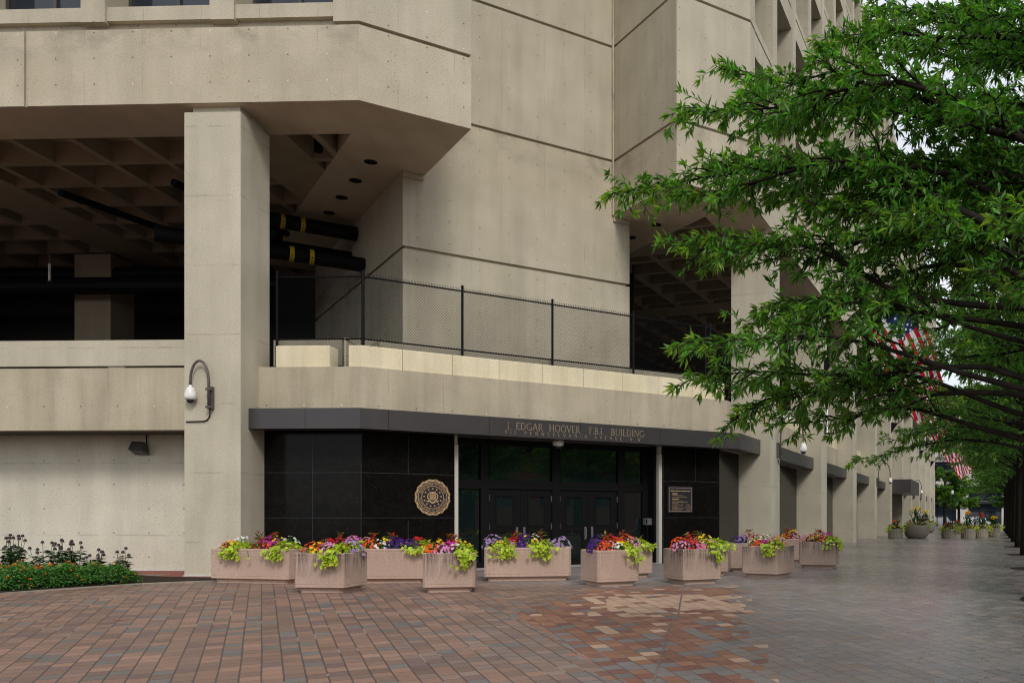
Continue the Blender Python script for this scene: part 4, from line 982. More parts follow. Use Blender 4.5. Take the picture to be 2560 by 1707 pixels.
# (kind, u as a fraction of half width, v as a fraction of half depth, colour)
GARDEN = [
 [('f', -.86, -.35, 'orange'), ('f', -.66, .1, 'white'), ('f', -.72, -.55, 'yellow'), ('v', -.42, -.5, .26), ('c', -.25, .35), ('f', -.12, 0, 'crimson'), ('f', .02, .5, 'magenta'), ('c', .12, .5), ('f', .22, -.25, 'orange'), ('f', .35, .25, 'yellow'), ('f', .50, -.3, 'magenta'), ('f', .62, .4, 'white'), ('v', .80, -.35, .28)],
 [('f', -.70, -.40, 'orange'), ('f', -.45, .40, 'red'), ('f', -.30, -.5, 'yellow'), ('f', -.12, 0, 'white'), ('c', .1, .55), ('f', .10, -.45, 'magenta'), ('f', .34, .2, 'crimson'), ('v', .62, -.5, .30), ('f', .75, .45, 'lavender')],
 [('f', -.80, .2, 'pink'), ('v', -.70, -.4, .2), ('f', -.5, .3, 'red'), ('c', -.35, .5), ('f', -.32, -.3, 'orange'), ('f', -.10, -.3, 'white'), ('f', .02, .35, 'yellow'), ('f', .22, .2, 'purple'), ('f', .34, -.5, 'purple'), ('c', .12, .6), ('f', .50, -.1, 'yellow'), ('f', .66, -.45, 'purple'), ('f', .78, .3, 'red'), ('v', .92, .1, .15)],
 [('f', -.72, -.3, 'orange'), ('f', -.70, .45, 'yellow'), ('f', -.35, -.45, 'magenta'), ('f', -.05, -.2, 'magenta'), ('c', .05, .6), ('f', .2, .35, 'red'), ('f', .28, -.35, 'white'), ('f', .52, .3, 'yellow'), ('v', .72, -.45, .34)],
 [('f', -.88, .1, 'lavender'), ('f', -.70, -.15, 'yellow'), ('v', -.58, -.5, .30), ('f', -.35, .4, 'red'), ('c', -.26, .5), ('f', -.32, 0, 'pink'), ('f', -.12, -.3, 'purple'), ('f', -.05, .35, 'purple'), ('f', .05, .1, 'yellow'), ('f', .2, .4, 'white'), ('c', .34, .4), ('v', .38, -.5, .28), ('f', .68, -.05, 'lavender'), ('f', .88, .1, 'lavender')],
 [('f', -.85, -.1, 'purple'), ('f', -.55, .5, 'purple'), ('f', -.50, -.45, 'orange'), ('f', -.2, -.35, 'red'), ('f', .05, .05, 'red'), ('c', -.05, .5), ('f', .25, -.5, 'white'), ('f', .4, .4, 'orange'), ('f', .55, -.2, 'yellow'), ('v', .80, -.2, .34)],
 [('f', -.5, 0, 'red'), ('c', -.2, .3), ('f', .05, .2, 'orange'), ('f', .2, -.3, 'magenta'), ('f', .5, .3, 'yellow'), ('v', .8, 0, .12)],
 [('f', -.80, -.3, 'magenta'), ('f', -.55, .35, 'orange'), ('f', -.30, -.4, 'red'), ('f', -.05, .2, 'red'), ('f', .10, -.5, 'pink'), ('c', .2, .6), ('f', .38, -.2, 'purple'), ('f', .60, -.5, 'yellow'), ('f', .75, .3, 'yellow'), ('v', .88, -.55, .3)],
 [('f', -.4, 0, 'red'), ('c', -.1, .5), ('f', .15, .2, 'yellow'), ('f', .45, -.2, 'magenta'), ('f', .5, .4, 'yellow'), ('v', .85, -.2, .14)],
 [('f', -.7, -.2, 'purple'), ('f', -.35, -.2, 'lavender'), ('f', -.2, .4, 'red'), ('c', .0, .5), ('f', .25, 0, 'yellow'), ('f', .55, .2, 'crimson')],
 [('f', -.78, -.35, 'white'), ('f', -.5, .3, 'white'), ('f', -.35, -.5, 'orange'), ('f', -.1, .4, 'yellow'), ('f', .0, -.45, 'magenta'), ('f', .3, -.3, 'magenta'), ('f', .35, .4, 'yellow'), ('f', .6, .1, 'red'), ('v', .75, -.55, .26)],
 [('f', -.5, 0, 'yellow'), ('c', -.1, .2), ('f', .1, -.3, 'orange'), ('f', .4, .1, 'yellow'), ('f', .65, -.2, 'magenta')],
 [('f', -.72, -.3, 'red'), ('f', -.4, .2, 'crimson'), ('f', -.1, -.4, 'yellow'), ('c', -.05, .4), ('f', .2, .1, 'red'), ('f', .35, -.35, 'orange'), ('f', .55, .2, 'magenta'), ('v', .86, -.3, .26)],
]
for pl_, items, sh in zip(PLW, GARDEN, SHORT):
    cnt = {}
    for it in items:
        key = (it[0], it[3] if it[0] == 'f' else ''); cnt[key] = cnt.get(key, 0)+1
    seen = {}
    for it in items:
        key = (it[0], it[3] if it[0] == 'f' else ''); seen[key] = seen.get(key, 0)+1
        many = cnt[key] > 1
        pos = ('left-hand ' if seen[key] == 1 else 'right-hand ') if many and cnt[key] == 2 else ''
        u, v = it[1]*(pl_[3]/2-.1), it[2]*(pl_[4]/2-.1)
        if it[0] == 'f':
            col = it[3]; eye = (.75, .75, .72) if col in ('lavender', 'red', 'magenta', 'pink') and random.random() < .4 else None
            if col == 'lavender': eye = (.16, .06, .25)
            nm, fr, nf = ('marigold', .042, 24) if col == 'yellow' else (('vinca', .034, 44) if col == 'white' else ('petunia', .038 if col in ('purple', 'magenta', 'lavender') else .035, 74))
            flower_clump(pl_, u, v, col, label=f'{pos}clump of {col} {nm}s in the {sh}', name=nm, nf=nf, fr=fr, eye=eye, rx=random.uniform(.21, .29), ry=random.uniform(.19, .26), h=random.uniform(.20, .29)+.10*(v > 0), nl=150)
        elif it[0] == 'v': lime_vine(pl_, u, v, .28, .30, it[3], f'{pos}lime green vine spilling over the {sh}')
        else: coleus(pl_, u, v, f'{pos}bronze-leaved plant with red blooms in the {sh}')

# ------------------------------------------------------------------ bed of lantana and coneflowers by the left wall
n = 15000
def in_poly(x, y, poly):
    c = np.zeros(len(x), bool); j = len(poly)-1
    for i in range(len(poly)):
        xi, yi = poly[i]; xj, yj = poly[j]
        c ^= ((yi > y) != (yj > y)) & (x < (xj-xi)*(y-yi)/(yj-yi+1e-9)+xi); j = i
    return c
hed = [(-19.5, 18.32), (-16.5, 18.34), (-14.2, 18.65), (-13.7, 19.55), (-13.15, 20.45), (-12.72, 21.15), (-13.2, 21.6), (-15, 21.7), (-19.5, 21.5)]
def edge_d(x, y, poly):
    d = np.full(len(x), 9.0)
    for a, b in zip(poly, poly[1:]+poly[:1]):
        a, b = np.array(a), np.array(b); v = b-a; t = np.clip(((x-a[0])*v[0]+(y-a[1])*v[1])/(v@v), 0, 1); d = np.minimum(d, np.hypot(x-a[0]-t*v[0], y-a[1]-t*v[1]))
    return d
x, y = rnd(66000, -19.5, -12.6), rnd(66000, 18.3, 21.7); k = in_poly(x, y, hed); x, y = x[k], y[k]
e = edge_d(x, y, hed); hh = .40*np.clip(e/.28, 0, 1)**.5*(1+.16*np.sin(x*5.1)*np.cos(y*4.3+x)+.10*np.sin(x*11+y*7))
z = hh*rnd(len(x), .72, 1.03)+.03; low = rng.uniform(size=len(x)) < .18; z[low] = hh[low]*rnd(low.sum(), .1, .7)+.03
nl = len(x); d = unit(nl); d[:, 2] *= .45; d[:, 1] -= .25
ll = rnd(nl, .05, .085)
la = thing('lantana_bed', 'low mass of green lantana dotted with orange blooms along the left wall', 'flower bed', (-16, 19.4, 0)); tag(la, kind='stuff')
lo_ = leaf_object('leaves', np.stack([x, y, z], 1), d, unit(nl)*.5+np.array([0, -.3, 1]), ll, ll*.55, jitter((.07, .19, .036), nl, .32), M['garden_leaf'], la)
tag(lo_, kind='stuff')
k = rng.choice(nl, 380, False); nf = 380*7
c = np.repeat(np.stack([x[k], y[k], hh[k]+.05], 1), 7, 0)+rng.normal(0, .012, (nf, 3))
cc = np.repeat(np.where(rng.uniform(size=(380, 1)) < .72, np.array([[.72, .20, .015]]), np.array([[.55, .05, .02]])), 7, 0)
fo = flower_object('blossoms', c, unit(nf)*.5+np.array([0, -.3, 1]), rnd(nf, .015, .022), np.clip(cc*(1+rng.normal(0, .2, (nf, 1))), 0, 1), M['petal'], la)
tag(fo, kind='stuff')
CF = [(-17.85, 22.6, 6, .62, 'coneflower clump cut by the left edge of the picture'), (-17.2, 22.9, 9, .98, 'tallest coneflower clump at far left with many dark seed heads'), (-16.75, 22.4, 7, .95, 'coneflower clump second from the left end of the bed'), (-16.25, 22.8, 8, .78, 'bushy coneflower clump in the middle of the bed'),
      (-15.85, 22.9, 8, 1.0, 'tall coneflower clump right of the bed middle, one stem reaching highest'), (-15.55, 23.0, 5, .82, 'coneflower clump with one head leaning far right'), (-14.62, 22.3, 9, .62, 'short coneflower clump with pale pink petals under the floodlight'), (-13.95, 22.35, 4, .66, 'small slim coneflower clump at the right end of the bed')]
for cx, cy, ns, hmax, lab in CF:
    t = thing('coneflower', lab, 'flower', (cx, cy, 0), group='coneflowers by the left wall'); sm = MB(); LP_, LD = [], []
    for k in range(ns):
        a = random.uniform(0, 6.28); r = random.uniform(.03, .2); b = (cx+r*math.cos(a), cy+r*math.sin(a)*.6, .02); hgt = hmax*random.uniform(.62, 1.05)+.12
        ln = random.uniform(.05, .20); tp = (b[0]+ln*math.cos(a), b[1]+ln*math.sin(a)*.6, hgt); md = ((b[0]*.6+tp[0]*.4), b[1]*.6+tp[1]*.4, hgt*.55)
        sm.tube([b, md, tp], .006, 5)
        PP, PD = [], []; hm = MB(); hm.lathe(tp, [(.008, -.012), (.036, 0), (.042, .02), (.032, .045), (.012, .06)], 8)
        for q in range(11):
            an = 2*math.pi*q/11; PP.append((tp[0]+.025*math.cos(an), tp[1]+.025*math.sin(an), hgt+.004)); PD.append((math.cos(an), math.sin(an), -.75))
        sh = hm.build('seed_head', M['hair'], t); nP = len(PP); leaf_object('petals', np.array(PP), np.array(PD), np.tile([0, 0, 1.], (nP, 1)), rnd(nP, .04, .06), rnd(nP, .012, .017), jitter((.40, .27, .32), nP, .2), M['petal'], sh)
        for q in range(34):
            f = random.uniform(.05, .72)**.8; p = [b[i]*(1-f)+tp[i]*f for i in range(3)]; an = random.uniform(0, 6.28); LP_.append(p); LD.append((math.cos(an), math.sin(an), random.uniform(-.3, .5)))
    sm.build('stems', M['stem'], t)
    nL = len(LP_); leaf_object('leaves', np.array(LP_), np.array(LD), unit(nL)*.3+np.array([0, 0, 1]), rnd(nL, .13, .24), rnd(nL, .032, .055), jitter((.030, .075, .028), nL, .3), M['garden_leaf'], t)

# ------------------------------------------------------------------ willow oaks along the avenue kerb
class Oak:
    def __init__(s, seed, leaf=.10, dens=1.0): s.r = random.Random(seed); s.br = []; s.P = []; s.D = []; s.T = []; s.leaf = leaf; s.dens = dens
    def poly(s, a, b, arch, n=9, wob=.06):
        a, b = Vector(a), Vector(b); L_ = (b-a).length; out = []
        ph = [s.r.uniform(0, 6.28) for _ in range(4)]; k = [s.r.uniform(2, 5) for _ in range(4)]
        for i in range(n+1):
            t = i/n; p = a.lerp(b, t); e = math.sin(math.pi*t)
            p = p+Vector((math.sin(ph[0]+k[0]*t*2)*wob*L_*e*.6, math.sin(ph[1]+k[1]*t*2)*wob*L_*e*.6, arch*L_*e+math.sin(ph[2]+k[2]*t*2)*wob*L_*e*.5)); out.append(p)
        return out
    def leaves(s, pts, tipk, per):
        """leaves spaced along a twig, alternate and whorled at the tip"""
        for i in range(len(pts)-1):
            a, b = pts[i], pts[i+1]; d = (b-a); L_ = d.length
            if L_ < 1e-5: continue
            d = d/L_; m_ = max(1, int(L_/per*s.dens+s.r.random()))
            for _ in range(m_):
                t = s.r.random(); v = Vector((s.r.gauss(0, 1), s.r.gauss(0, 1), s.r.gauss(0, 1))); v = (v-d*v.dot(d)).normalized()
                s.P.append(a.lerp(b, t)); s.D.append(d*s.r.uniform(.4, 1.1)+v*.8+Vector((0, 0, s.r.uniform(-.45, .2)))); s.T.append(tipk*(i+t)/(len(pts)-1))
        d = (pts[-1]-pts[-2]).normalized()
        for _ in range(int(6*s.dens+.5)):
            v = Vector((s.r.gauss(0, 1), s.r.gauss(0, 1), s.r.gauss(0, 1)))*.55
            s.P.append(pts[-1]); s.D.append(d+v); s.T.append(tipk)
    def twig(s, p, d, L_, r, tipk, lvl, per):
        e = p+d*L_+Vector((0, 0, -.10*L_)); pts = s.poly(p, e, s.r.uniform(-.02, .12), 4, .10); s.br.append((pts, [r*(1-.75*i/4) for i in range(5)], 4 if lvl else 5))
        s.leaves(pts[1:] if lvl == 0 else pts, tipk, per)
        if lvl == 0:
            m_ = max(2, int(L_/.13))
            for k in range(m_):
                t = (k+s.r.random())/m_; i = min(3, int(t*4)); q = pts[i].lerp(pts[i+1], t*4-i); dd = (pts[i+1]-pts[i]).normalized()
                sd = dd.cross(Vector((0, 0, 1))).normalized()*(1 if k % 2 else -1)
                nd = (dd*s.r.uniform(.4, .9)+sd*s.r.uniform(.4, 1)+Vector((0, 0, s.r.uniform(-.5, .45)))).normalized()
                s.twig(q, nd, s.r.uniform(.14, .38)*(1-.4*t), r*.45, min(1, tipk*(.4+.6*t)+.1), 1, per)
    def limb(s, a, b, r, arch=.08, from_=.25, step=.13, tl=(.45, .95), per=.026, n=12):
        pts = s.poly(a, b, arch, n); s.br.append((pts, [max(.006, r*(1-.93*(i/n)**.8)) for i in range(n+1)], 7))
        L_ = sum((pts[i+1]-pts[i]).length for i in range(n)); m_ = int(L_*(1-from_)/step); sgn = 1
        for k in range(m_):
            t = from_+(1-from_)*(k+s.r.random()*.8)/m_; i = min(n-1, int(t*n)); q = pts[i].lerp(pts[i+1], t*n-i); dd = (pts[i+1]-pts[i]).normalized(); sgn = -sgn
            sd = dd.cross(Vector((0, 0, 1))).normalized()*sgn
            nd = (dd*s.r.uniform(.5, 1.1)+sd*s.r.uniform(.25, 1.0)+Vector((0, 0, s.r.uniform(-.42, .48)))).normalized()
            f = 1-.62*t
            s.twig(q, nd, s.r.uniform(*tl)*f, .010+.006*f, .25+.75*t, 0, per)
        s.leaves(pts[-3:], 1.0, per)
        return pts
    def finish(s, name, label, base, trunk_pts, trunk_r, group='street oaks along the avenue', dark=1.0):
        t = thing(name, label, 'tree', base, group=group)
        m = MB(); m.tube([tuple(p) for p in trunk_pts], trunk_r, 14)
        for pts, rr, n in s.br:
            if rr[0] > .013: m.tube([tuple(p) for p in pts], rr, n, cap=False)
        m.build('trunk', M['trunk'], t, smooth=True)
        m = MB()
        for pts, rr, n in s.br:
            if rr[0] <= .013: m.tube([tuple(p) for p in pts], rr, 3, cap=False)
        P_, D_, T_ = np.array([tuple(p) for p in s.P]), np.array([tuple(p) for p in s.D]), np.array(s.T); n = len(P_)
        L_ = s.leaf*rng.uniform(.65, 1.25, n); tip = np.clip((T_-.5)/.5, 0, 1)**1.4*rng.uniform(0, 1, n)
        c = jitter((.092*dark, .222*dark, .038*dark), n, .36)*(1-tip[:, None])+jitter((.32, .46, .05), n, .2)*tip[:, None]
        cr = leaf_object('crown', P_, D_, unit(n)*.7+np.array([0, 0, 1.0]), L_, L_*rng.uniform(.20, .29, n), np.clip(c, .004, .9), M['leaf'], t)
        if m.v: m.build('twigs', M['twig'], t)
        return t
ROW = hd(20.1)
T0, T1 = np.array([4.15, 6.9]), np.array([7.75, 17.2])
def trunk_line(b, h, lean=(0, 0)): return [Vector((b[0]+lean[0]*t, b[1]+lean[1]*t, h*t)) for t in (-.06, .04, .12, .3, .5, .7, .85, 1)]
oak = Oak(3, .108, 1.25)
def tr(z): return Vector((T0[0], T0[1], z))
tips = [((.62, 9.5, 6.40), 4.3, .055), ((1.0, 9.9, 6.0), 4.2, .05), ((.15, 9.0, 5.70), 4.0, .05), ((.45, 9.8, 5.45), 3.9, .05), ((-.55, 9.5, 5.10), 3.6, .06), ((.1, 9.0, 4.85), 3.6, .05), ((.10, 9.0, 4.32), 3.2, .05), ((.35, 8.7, 4.35), 3.2, .045), ((1.1, 9.6, 5.0), 3.7, .05),
        ((.2, 8.0, 3.22), 2.6, .045), ((.32, 8.5, 2.92), 2.4, .045), ((.65, 9.0, 2.62), 2.3, .045), ((1.2, 9.4, 2.60), 2.3, .045), ((.9, 8.3, 3.6), 2.8, .04), ((1.6, 9.3, 3.9), 3.0, .045), ((1.3, 8.4, 4.6), 3.3, .045), ((1.9, 10.2, 5.6), 4.2, .05), ((.75, 8.7, 3.5), 2.8, .045),
        ((2.0, 7.4, 4.1), 3.2, .04), ((2.5, 6.4, 3.9), 3.0, .04), ((1.9, 9.4, 6.7), 4.6, .05), ((2.7, 10.6, 6.6), 4.8, .05), ((1.7, 9.6, 4.9), 3.6, .05), ((3.2, 10.8, 5.2), 3.9, .05), ((3.3, 10.3, 5.8), 4.4, .05), ((.9, 8.9, 2.75), 2.4, .04), ((.7, 9.2, 5.9), 4.4, .045),
        ((4.6, 10.8, 5.0), 3.8, .05), ((6.6, 8.5, 5.4), 4.0, .05), ((6.4, 5.2, 5.6), 4.2, .05), ((3.6, 3.6, 5.4), 4.0, .05), ((5.2, 3.2, 6.0), 4.6, .05), ((4.3, 7.6, 9.2), 6.0, .05), ((2.9, 8.4, 8.6), 5.8, .05), ((5.6, 8.6, 8.6), 5.8, .05), ((4.4, 11.5, 6.6), 4.6, .05), ((2.4, 10.4, 7.6), 5.2, .05), ((3.0, 11.0, 8.4), 5.6, .05), ((4.0, 11.6, 8.2), 5.6, .05), ((2.1, 9.9, 6.9), 5.0, .05), ((2.75, 8.0, 4.3), 3.6, .045), ((2.5, 10.2, 4.2), 3.4, .04), ((2.95, 8.6, 3.9), 3.3, .045), ((3.1, 9.5, 3.3), 2.9, .045), ((3.5, 9.8, 4.3), 3.5, .045), ((2.65, 7.1, 3.5), 3.0, .04), ((3.0, 8.9, 5.1), 3.9, .045), ((3.4, 10.2, 3.9), 3.2, .045), ((3.9, 11.2, 7.6), 5.2, .05), ((4.9, 11.2, 3.6), 3.0, .05), ((3.6, 9.2, 7.2), 5.0, .05), ((4.0, 9.4, 4.6), 3.4, .05), ((3.1, 9.4, 5.0), 3.7, .05)]
for k, (tip, za, r) in enumerate(tips):
    left_ = k < 27; oak.limb(tr(za-.35), tip, r, arch=.05+.04*(k % 3), from_=(.50 if tip[2] < 4.4 else .42 if tip[2] < 5 else .30) if left_ else .32, step=.128 if left_ else .15, per=.029)
oak.finish('oak_tree', 'nearest willow oak, bright leafy branches reaching across the picture from the right edge', (*T0, 0), trunk_line(T0, 9.5), [.36, .28, .24, .22, .19, .15, .10, .04])
oak = Oak(11, .14, 1.0)
r_ = random.Random(5)
for k in range(66):
    z = r_.uniform(3.2, 11.8); a = r_.uniform(0, 2*math.pi)
    rad = (4.6 if z < 8 else 4.6-(z-8)*.45)*r_.uniform(.75, 1.05)
    if math.cos(a) < .2 and z < 6.2: rad *= .58
    tip = (T1[0]+rad*math.cos(a), T1[1]+rad*math.sin(a), z+r_.uniform(-.4, 1.2)+.9)
    oak.limb((T1[0], T1[1], z-.4+.2), tip, .055, arch=.07, from_=.22, step=.24, tl=(.6, 1.35), per=.030)
for tip in ((4.2, 20.2, 2.9), (4.9, 19.6, 3.3), (5.4, 20.5, 3.6), (6.2, 20.6, 3.2), (3.4, 18.4, 6.4), (5.4, 17.4, 4.6), (5.6, 18.6, 5.3), (6.2, 19.6, 4.4), (5.2, 16.4, 5.5), (5.7, 16.8, 3.9), (6.0, 18.0, 4.0)):
    oak.limb((T1[0], T1[1], tip[2]*.75+.6), tip, .05, arch=.06, from_=.3, step=.2, tl=(.5, 1.1), per=.045)
oak.finish('oak_tree', 'second willow oak along the kerb, its dark mid-green crown filling the upper right', (*T1, 0), trunk_line(T1, 12.5), [.42, .34, .30, .27, .22, .16, .10, .04], dark=.85)
# prototypes for the rest of the row
def far_oak(seed, label, h=10.5, leaf=.26, dens=.55):
    o_ = Oak(seed, leaf, dens); rr = random.Random(seed)
    for k in range(44):
        z = rr.uniform(3.9, h-1.0); a = rr.uniform(0, 2*math.pi); rad = (4.2 if z < 7 else 4.2-(z-7)*.6)*rr.uniform(.7, 1.05)
        o_.limb((0, 0, z-.2), (rad*math.cos(a), rad*math.sin(a), z+rr.uniform(-.5, 1.4)+.6), .05, arch=.06, from_=.25, step=.40, tl=(.8, 1.6), per=.075, n=7)
    return o_.finish('oak_tree', label, (0, 0, 0), trunk_line((0, 0), h), [.40, .33, .30, .27, .22, .16, .10, .04], dark=.8)
FO = [far_oak(21, 'third willow oak along the kerb, trunk just past the right edge'), far_oak(22, 'fourth willow oak along the kerb, dark trunk at the right edge')]
NTH = ['third', 'fourth', 'fifth', 'sixth', 'seventh', 'eighth', 'ninth', 'tenth', 'eleventh']
for k in range(9):
    p = T1+ROW*10.6*(k+1)
    o_ = FO[k] if k < 2 else copy_tree(FO[k % 2])
    o_.location = (*p, 0); o_.rotation_euler = (0, 0, k*1.3)
    if k > 1: o_["label"] = f'{NTH[k]} willow oak from us in the dark-trunked row along the kerb'
for k in range(10):
    p = (T0 if k == 0 else T1+ROW*10.6*(k-1)) if k else T0
    m = MB(); m.lathe((*p, 0), [(.8, -.02), (.8, .006)], 36); m.map(lambda q: (q[0], q[1], q[2]+gz(q[1]))); tag(m.build('tree_pit_soil', M['soil']), kind='structure')
    m = MB(); n = 40
    for i in range(n):
        a, b = 2*math.pi*i/n, 2*math.pi*(i+1)/n
        m.prism([(p[0]+r*math.cos(q), p[1]+r*math.sin(q)) for r, q in ((.8, a), (.88, a), (.88, b), (.8, b))], -.01, .012)
    m.map(lambda q: (q[0], q[1], q[2]+gz(q[1])))
    tag(m.build('tree_pit_ring', M['blackmetal']), kind='structure')

# ------------------------------------------------------------------ flags on the avenue columns
g = NG('flag_cloth'); uv = g.uv(); u, v, _ = g.sep(uv)
st = g.m('LESS_THAN', g.m('MODULO', g.m('FLOOR', g.m('MULTIPLY', v, 13)), 2.0), .5)
col = g.mix(st, (.72, .72, .74), (.50, .012, .03))
can_ = g.m('MULTIPLY', g.m('LESS_THAN', u, .40), g.m('GREATER_THAN', v, 6/13))
su, sv = g.m('MULTIPLY', u, 11/.40), g.m('MULTIPLY', g.m('SUBTRACT', v, 6/13), 9*13/7)
par = g.m('LESS_THAN', g.m('MODULO', g.m('ADD', g.m('FLOOR', su), g.m('FLOOR', sv)), 2.0), .5)
a, b = g.m('SUBTRACT', g.m('FRACT', su), .5), g.m('SUBTRACT', g.m('FRACT', sv), .5)
star = g.m('MULTIPLY', par, g.m('LESS_THAN', g.m('ADD', g.m('MULTIPLY', a, a), g.m('MULTIPLY', b, b)), .11))
col = g.mix(can_, col, g.mix(star, (.018, .03, .13), (.72, .72, .74)))
g.done(col, .8, spec=.1)
t_ = g.new("ShaderNodeBsdfTranslucent"); g.l.new(col, t_.inputs[0]); mx = g.new("ShaderNodeMixShader"); mx.inputs[0].default_value = .35
g.l.new(g.b.outputs[0], mx.inputs[1]); g.l.new(t_.outputs[0], mx.inputs[2]); g.l.new(mx.outputs[0], g.n["Material Output"].inputs[0])
M['flag'] = g.mat
def flag(k):
    base = np.array([*LP(3.85+11.05*k, 0), 9.3]); out = np.array([*(-ip), 0.]); up_ = np.array([0, 0, 1.]); al = np.array([*dp, 0.])
    lab = ['large American flag hanging from the angled pole on the second avenue column', 'American flag on the third avenue column, half hidden by leaves', 'American flag on the fourth avenue column behind the oak branches', 'American flag on the fifth avenue column', 'American flag on the sixth avenue column', 'American flag on the seventh avenue column', 'American flag on the eighth avenue column', 'American flag on the ninth avenue column', 'lowest-looking American flag, hanging clear below the leaves before the far building', 'farthest American flag on the avenue front'][k-1]
    t = thing('flag', lab, 'flag', tuple(base), group='flags on the avenue columns')
    pd = (out*.74+up_*.67); pd /= np.linalg.norm(pd); LEN = 5.4
    m = MB(); m.tube([tuple(base+out*.12), tuple(base+out*.12+pd*LEN)], [.045, .03], 8); m.lathe(tuple(base+out*.12+pd*LEN), [(.03, -.03), (.07, .03), (.06, .09), (.01, .12)], 10); m.build('pole', M['blackmetal'], t)
    m = MB(); s_ = al*.09
    tri = [base+out*.0-up_*.45, base+out*.55+up_*.42, base+out*.0+up_*.5]
    for sg in (-1, 1): m.face([tuple(p+s_*sg) for p in tri])
    for i in range(3): m.face([tuple(tri[i]-s_), tuple(tri[(i+1) % 3]-s_), tuple(tri[(i+1) % 3]+s_), tuple(tri[i]+s_)])
    m.build('bracket', M['blackmetal'], t)
    nu, nv = 26, 18; fly, V, UV, F = 4.6, [], [], []
    rr = random.Random(k); ph = rr.uniform(0, 6)
    for j in range(nv+1):
        for i in range(nu+1):
            uu, vv = i/nu, j/nv      # vv: along the pole (1 at the tip), uu: along the fly
            h0 = base+out*.12+pd*(LEN*(.42+.56*vv))
            dirv = out*(.60-.22*uu)-up_*.82; dirv = dirv/np.linalg.norm(dirv)
            gather = 1-.25*uu
            p = h0+dirv*fly*uu*(.86+.08*vv)-pd*(vv-.5)*LEN*.56*(1-gather)+al*(.22*uu*math.sin(vv*9+ph+uu*2)+.10*math.sin(vv*17+ph)*uu)+out*.1*uu*math.sin(vv*7+ph*2)
            V.append(tuple(p-base)); UV.append((uu, vv))
    for j in range(nv):
        for i in range(nu): a = j*(nu+1)+i; F.append((a, a+1, a+nu+2, a+nu+1))
    me = bpy.data.meshes.new('cloth'); me.from_pydata(V, [], F); me.materials.append(M['flag']); ul = me.uv_layers.new(name="uv").data
    for p in me.polygons:
        for li in p.loop_indices: ul[li].uv = UV[me.loops[li].vertex_index]
    me.polygons.foreach_set("use_smooth", [True]*len(me.polygons)); ob = bpy.data.objects.new('cloth', me); COL.objects.link(ob); ob.parent = t
for k in range(1, 11): flag(k)

# ------------------------------------------------------------------ round planters down the avenue
def canna(c, z, R, label, h=1.0, cols=('yellow', 'orange'), lime=True, big=True):
    t = thing('canna_planting', label, 'plant', (*c, z)); n = 60 if big else 20
    P_ = np.stack([c[0]+rng.normal(0, R*.28, n), c[1]+rng.normal(0, R*.28, n), z+rnd(n, 0, h*.7)], 1); d = unit(n)*.5+np.array([0, 0, .9])
    leaf_object('canna_leaves', P_, d, unit(n), rnd(n, .28, .5), rnd(n, .10, .15), jitter((.032, .09, .028), n, .3), M['garden_leaf'], t)
    nf = 16 if big else 6; Q = np.stack([c[0]+rng.normal(0, R*.25, nf), c[1]+rng.normal(0, R*.25, nf), z+h*rnd(nf, .85, 1.1)], 1)
    cc = np.array([COLS[cols[i % len(cols)]] for i in range(nf)]); flower_object('canna_blooms', Q, unit(nf)+np.array([0, -1, .4]), rnd(nf, .07, .12), cc, M['petal'], t)
    n = 170; a = rnd(n, 0, 6.283); rr = R*np.sqrt(rnd(n, .1, 1)); Q = np.stack([c[0]+rr*np.cos(a), c[1]+rr*np.sin(a), z+rnd(n, 0, .24)], 1)
    leaf_object('filler_leaves', Q, unit(n)+np.array([0, 0, .3]), unit(n), rnd(n, .10, .18), rnd(n, .06, .1), jitter((.05, .10, .03), n, .3), M['garden_leaf'], t)
    nf = 60; a = rnd(nf, 0, 6.283); rr = R*np.sqrt(rnd(nf, .3, 1)); Q = np.stack([c[0]+rr*np.cos(a), c[1]+rr*np.sin(a), z+rnd(nf, .12, .3)], 1)
    pal = np.array([COLS[k] for k in ('pink', 'crimson', 'lavender', 'yellow', 'white', 'orange')]); flower_object('filler_blooms', Q, unit(nf)*.5+np.array([0, -.6, .6]), rnd(nf, .04, .06), pal[rng.integers(0, 6, nf)]*.9, M['petal'], t)
    if lime:
        for sx in (-1, 1):
            n = 90; q = np.array([c[0]+sx*R*.95, c[1]-.2, z+.02]); Q = q+rng.normal(0, 1, (n, 3))*np.array([.17, .17, .15])
            leaf_object('lime_vine', Q, unit(n)+np.array([0, -.4, -.4]), unit(n)+np.array([0, -.6, .6]), rnd(n, .10, .16), rnd(n, .09, .13), jitter(LEAFG['lime'], n, .2), M['garden_leaf'], t)
FARP = [((16.8, 66.2), 'small', 'small fluted grey planter against the columns, left of the big bowl'), ((18.5, 66.6), 'bowl', 'large smooth grey bowl planter with tall yellow cannas'), ((26.9, 93), 'bowl', 'second grey bowl planter, farther back beside the columns'), ((20.9, 66.5), 'small', 'fluted grey planter just right of the pavement gap'), ((27.6, 85), 'small', 'fluted grey planter set back between two nearer ones'),
        ((22.35, 66.4), 'small', 'fluted grey planter with lavender flowers near the middle of the far group'), ((23.75, 67.6), 'small', 'fluted grey planter overlapping its left neighbour, lime vine at its side'), ((26.2, 71.8), 'small', 'rightmost fluted grey planter before the dark trunks')]
sp_, bp_ = None, None
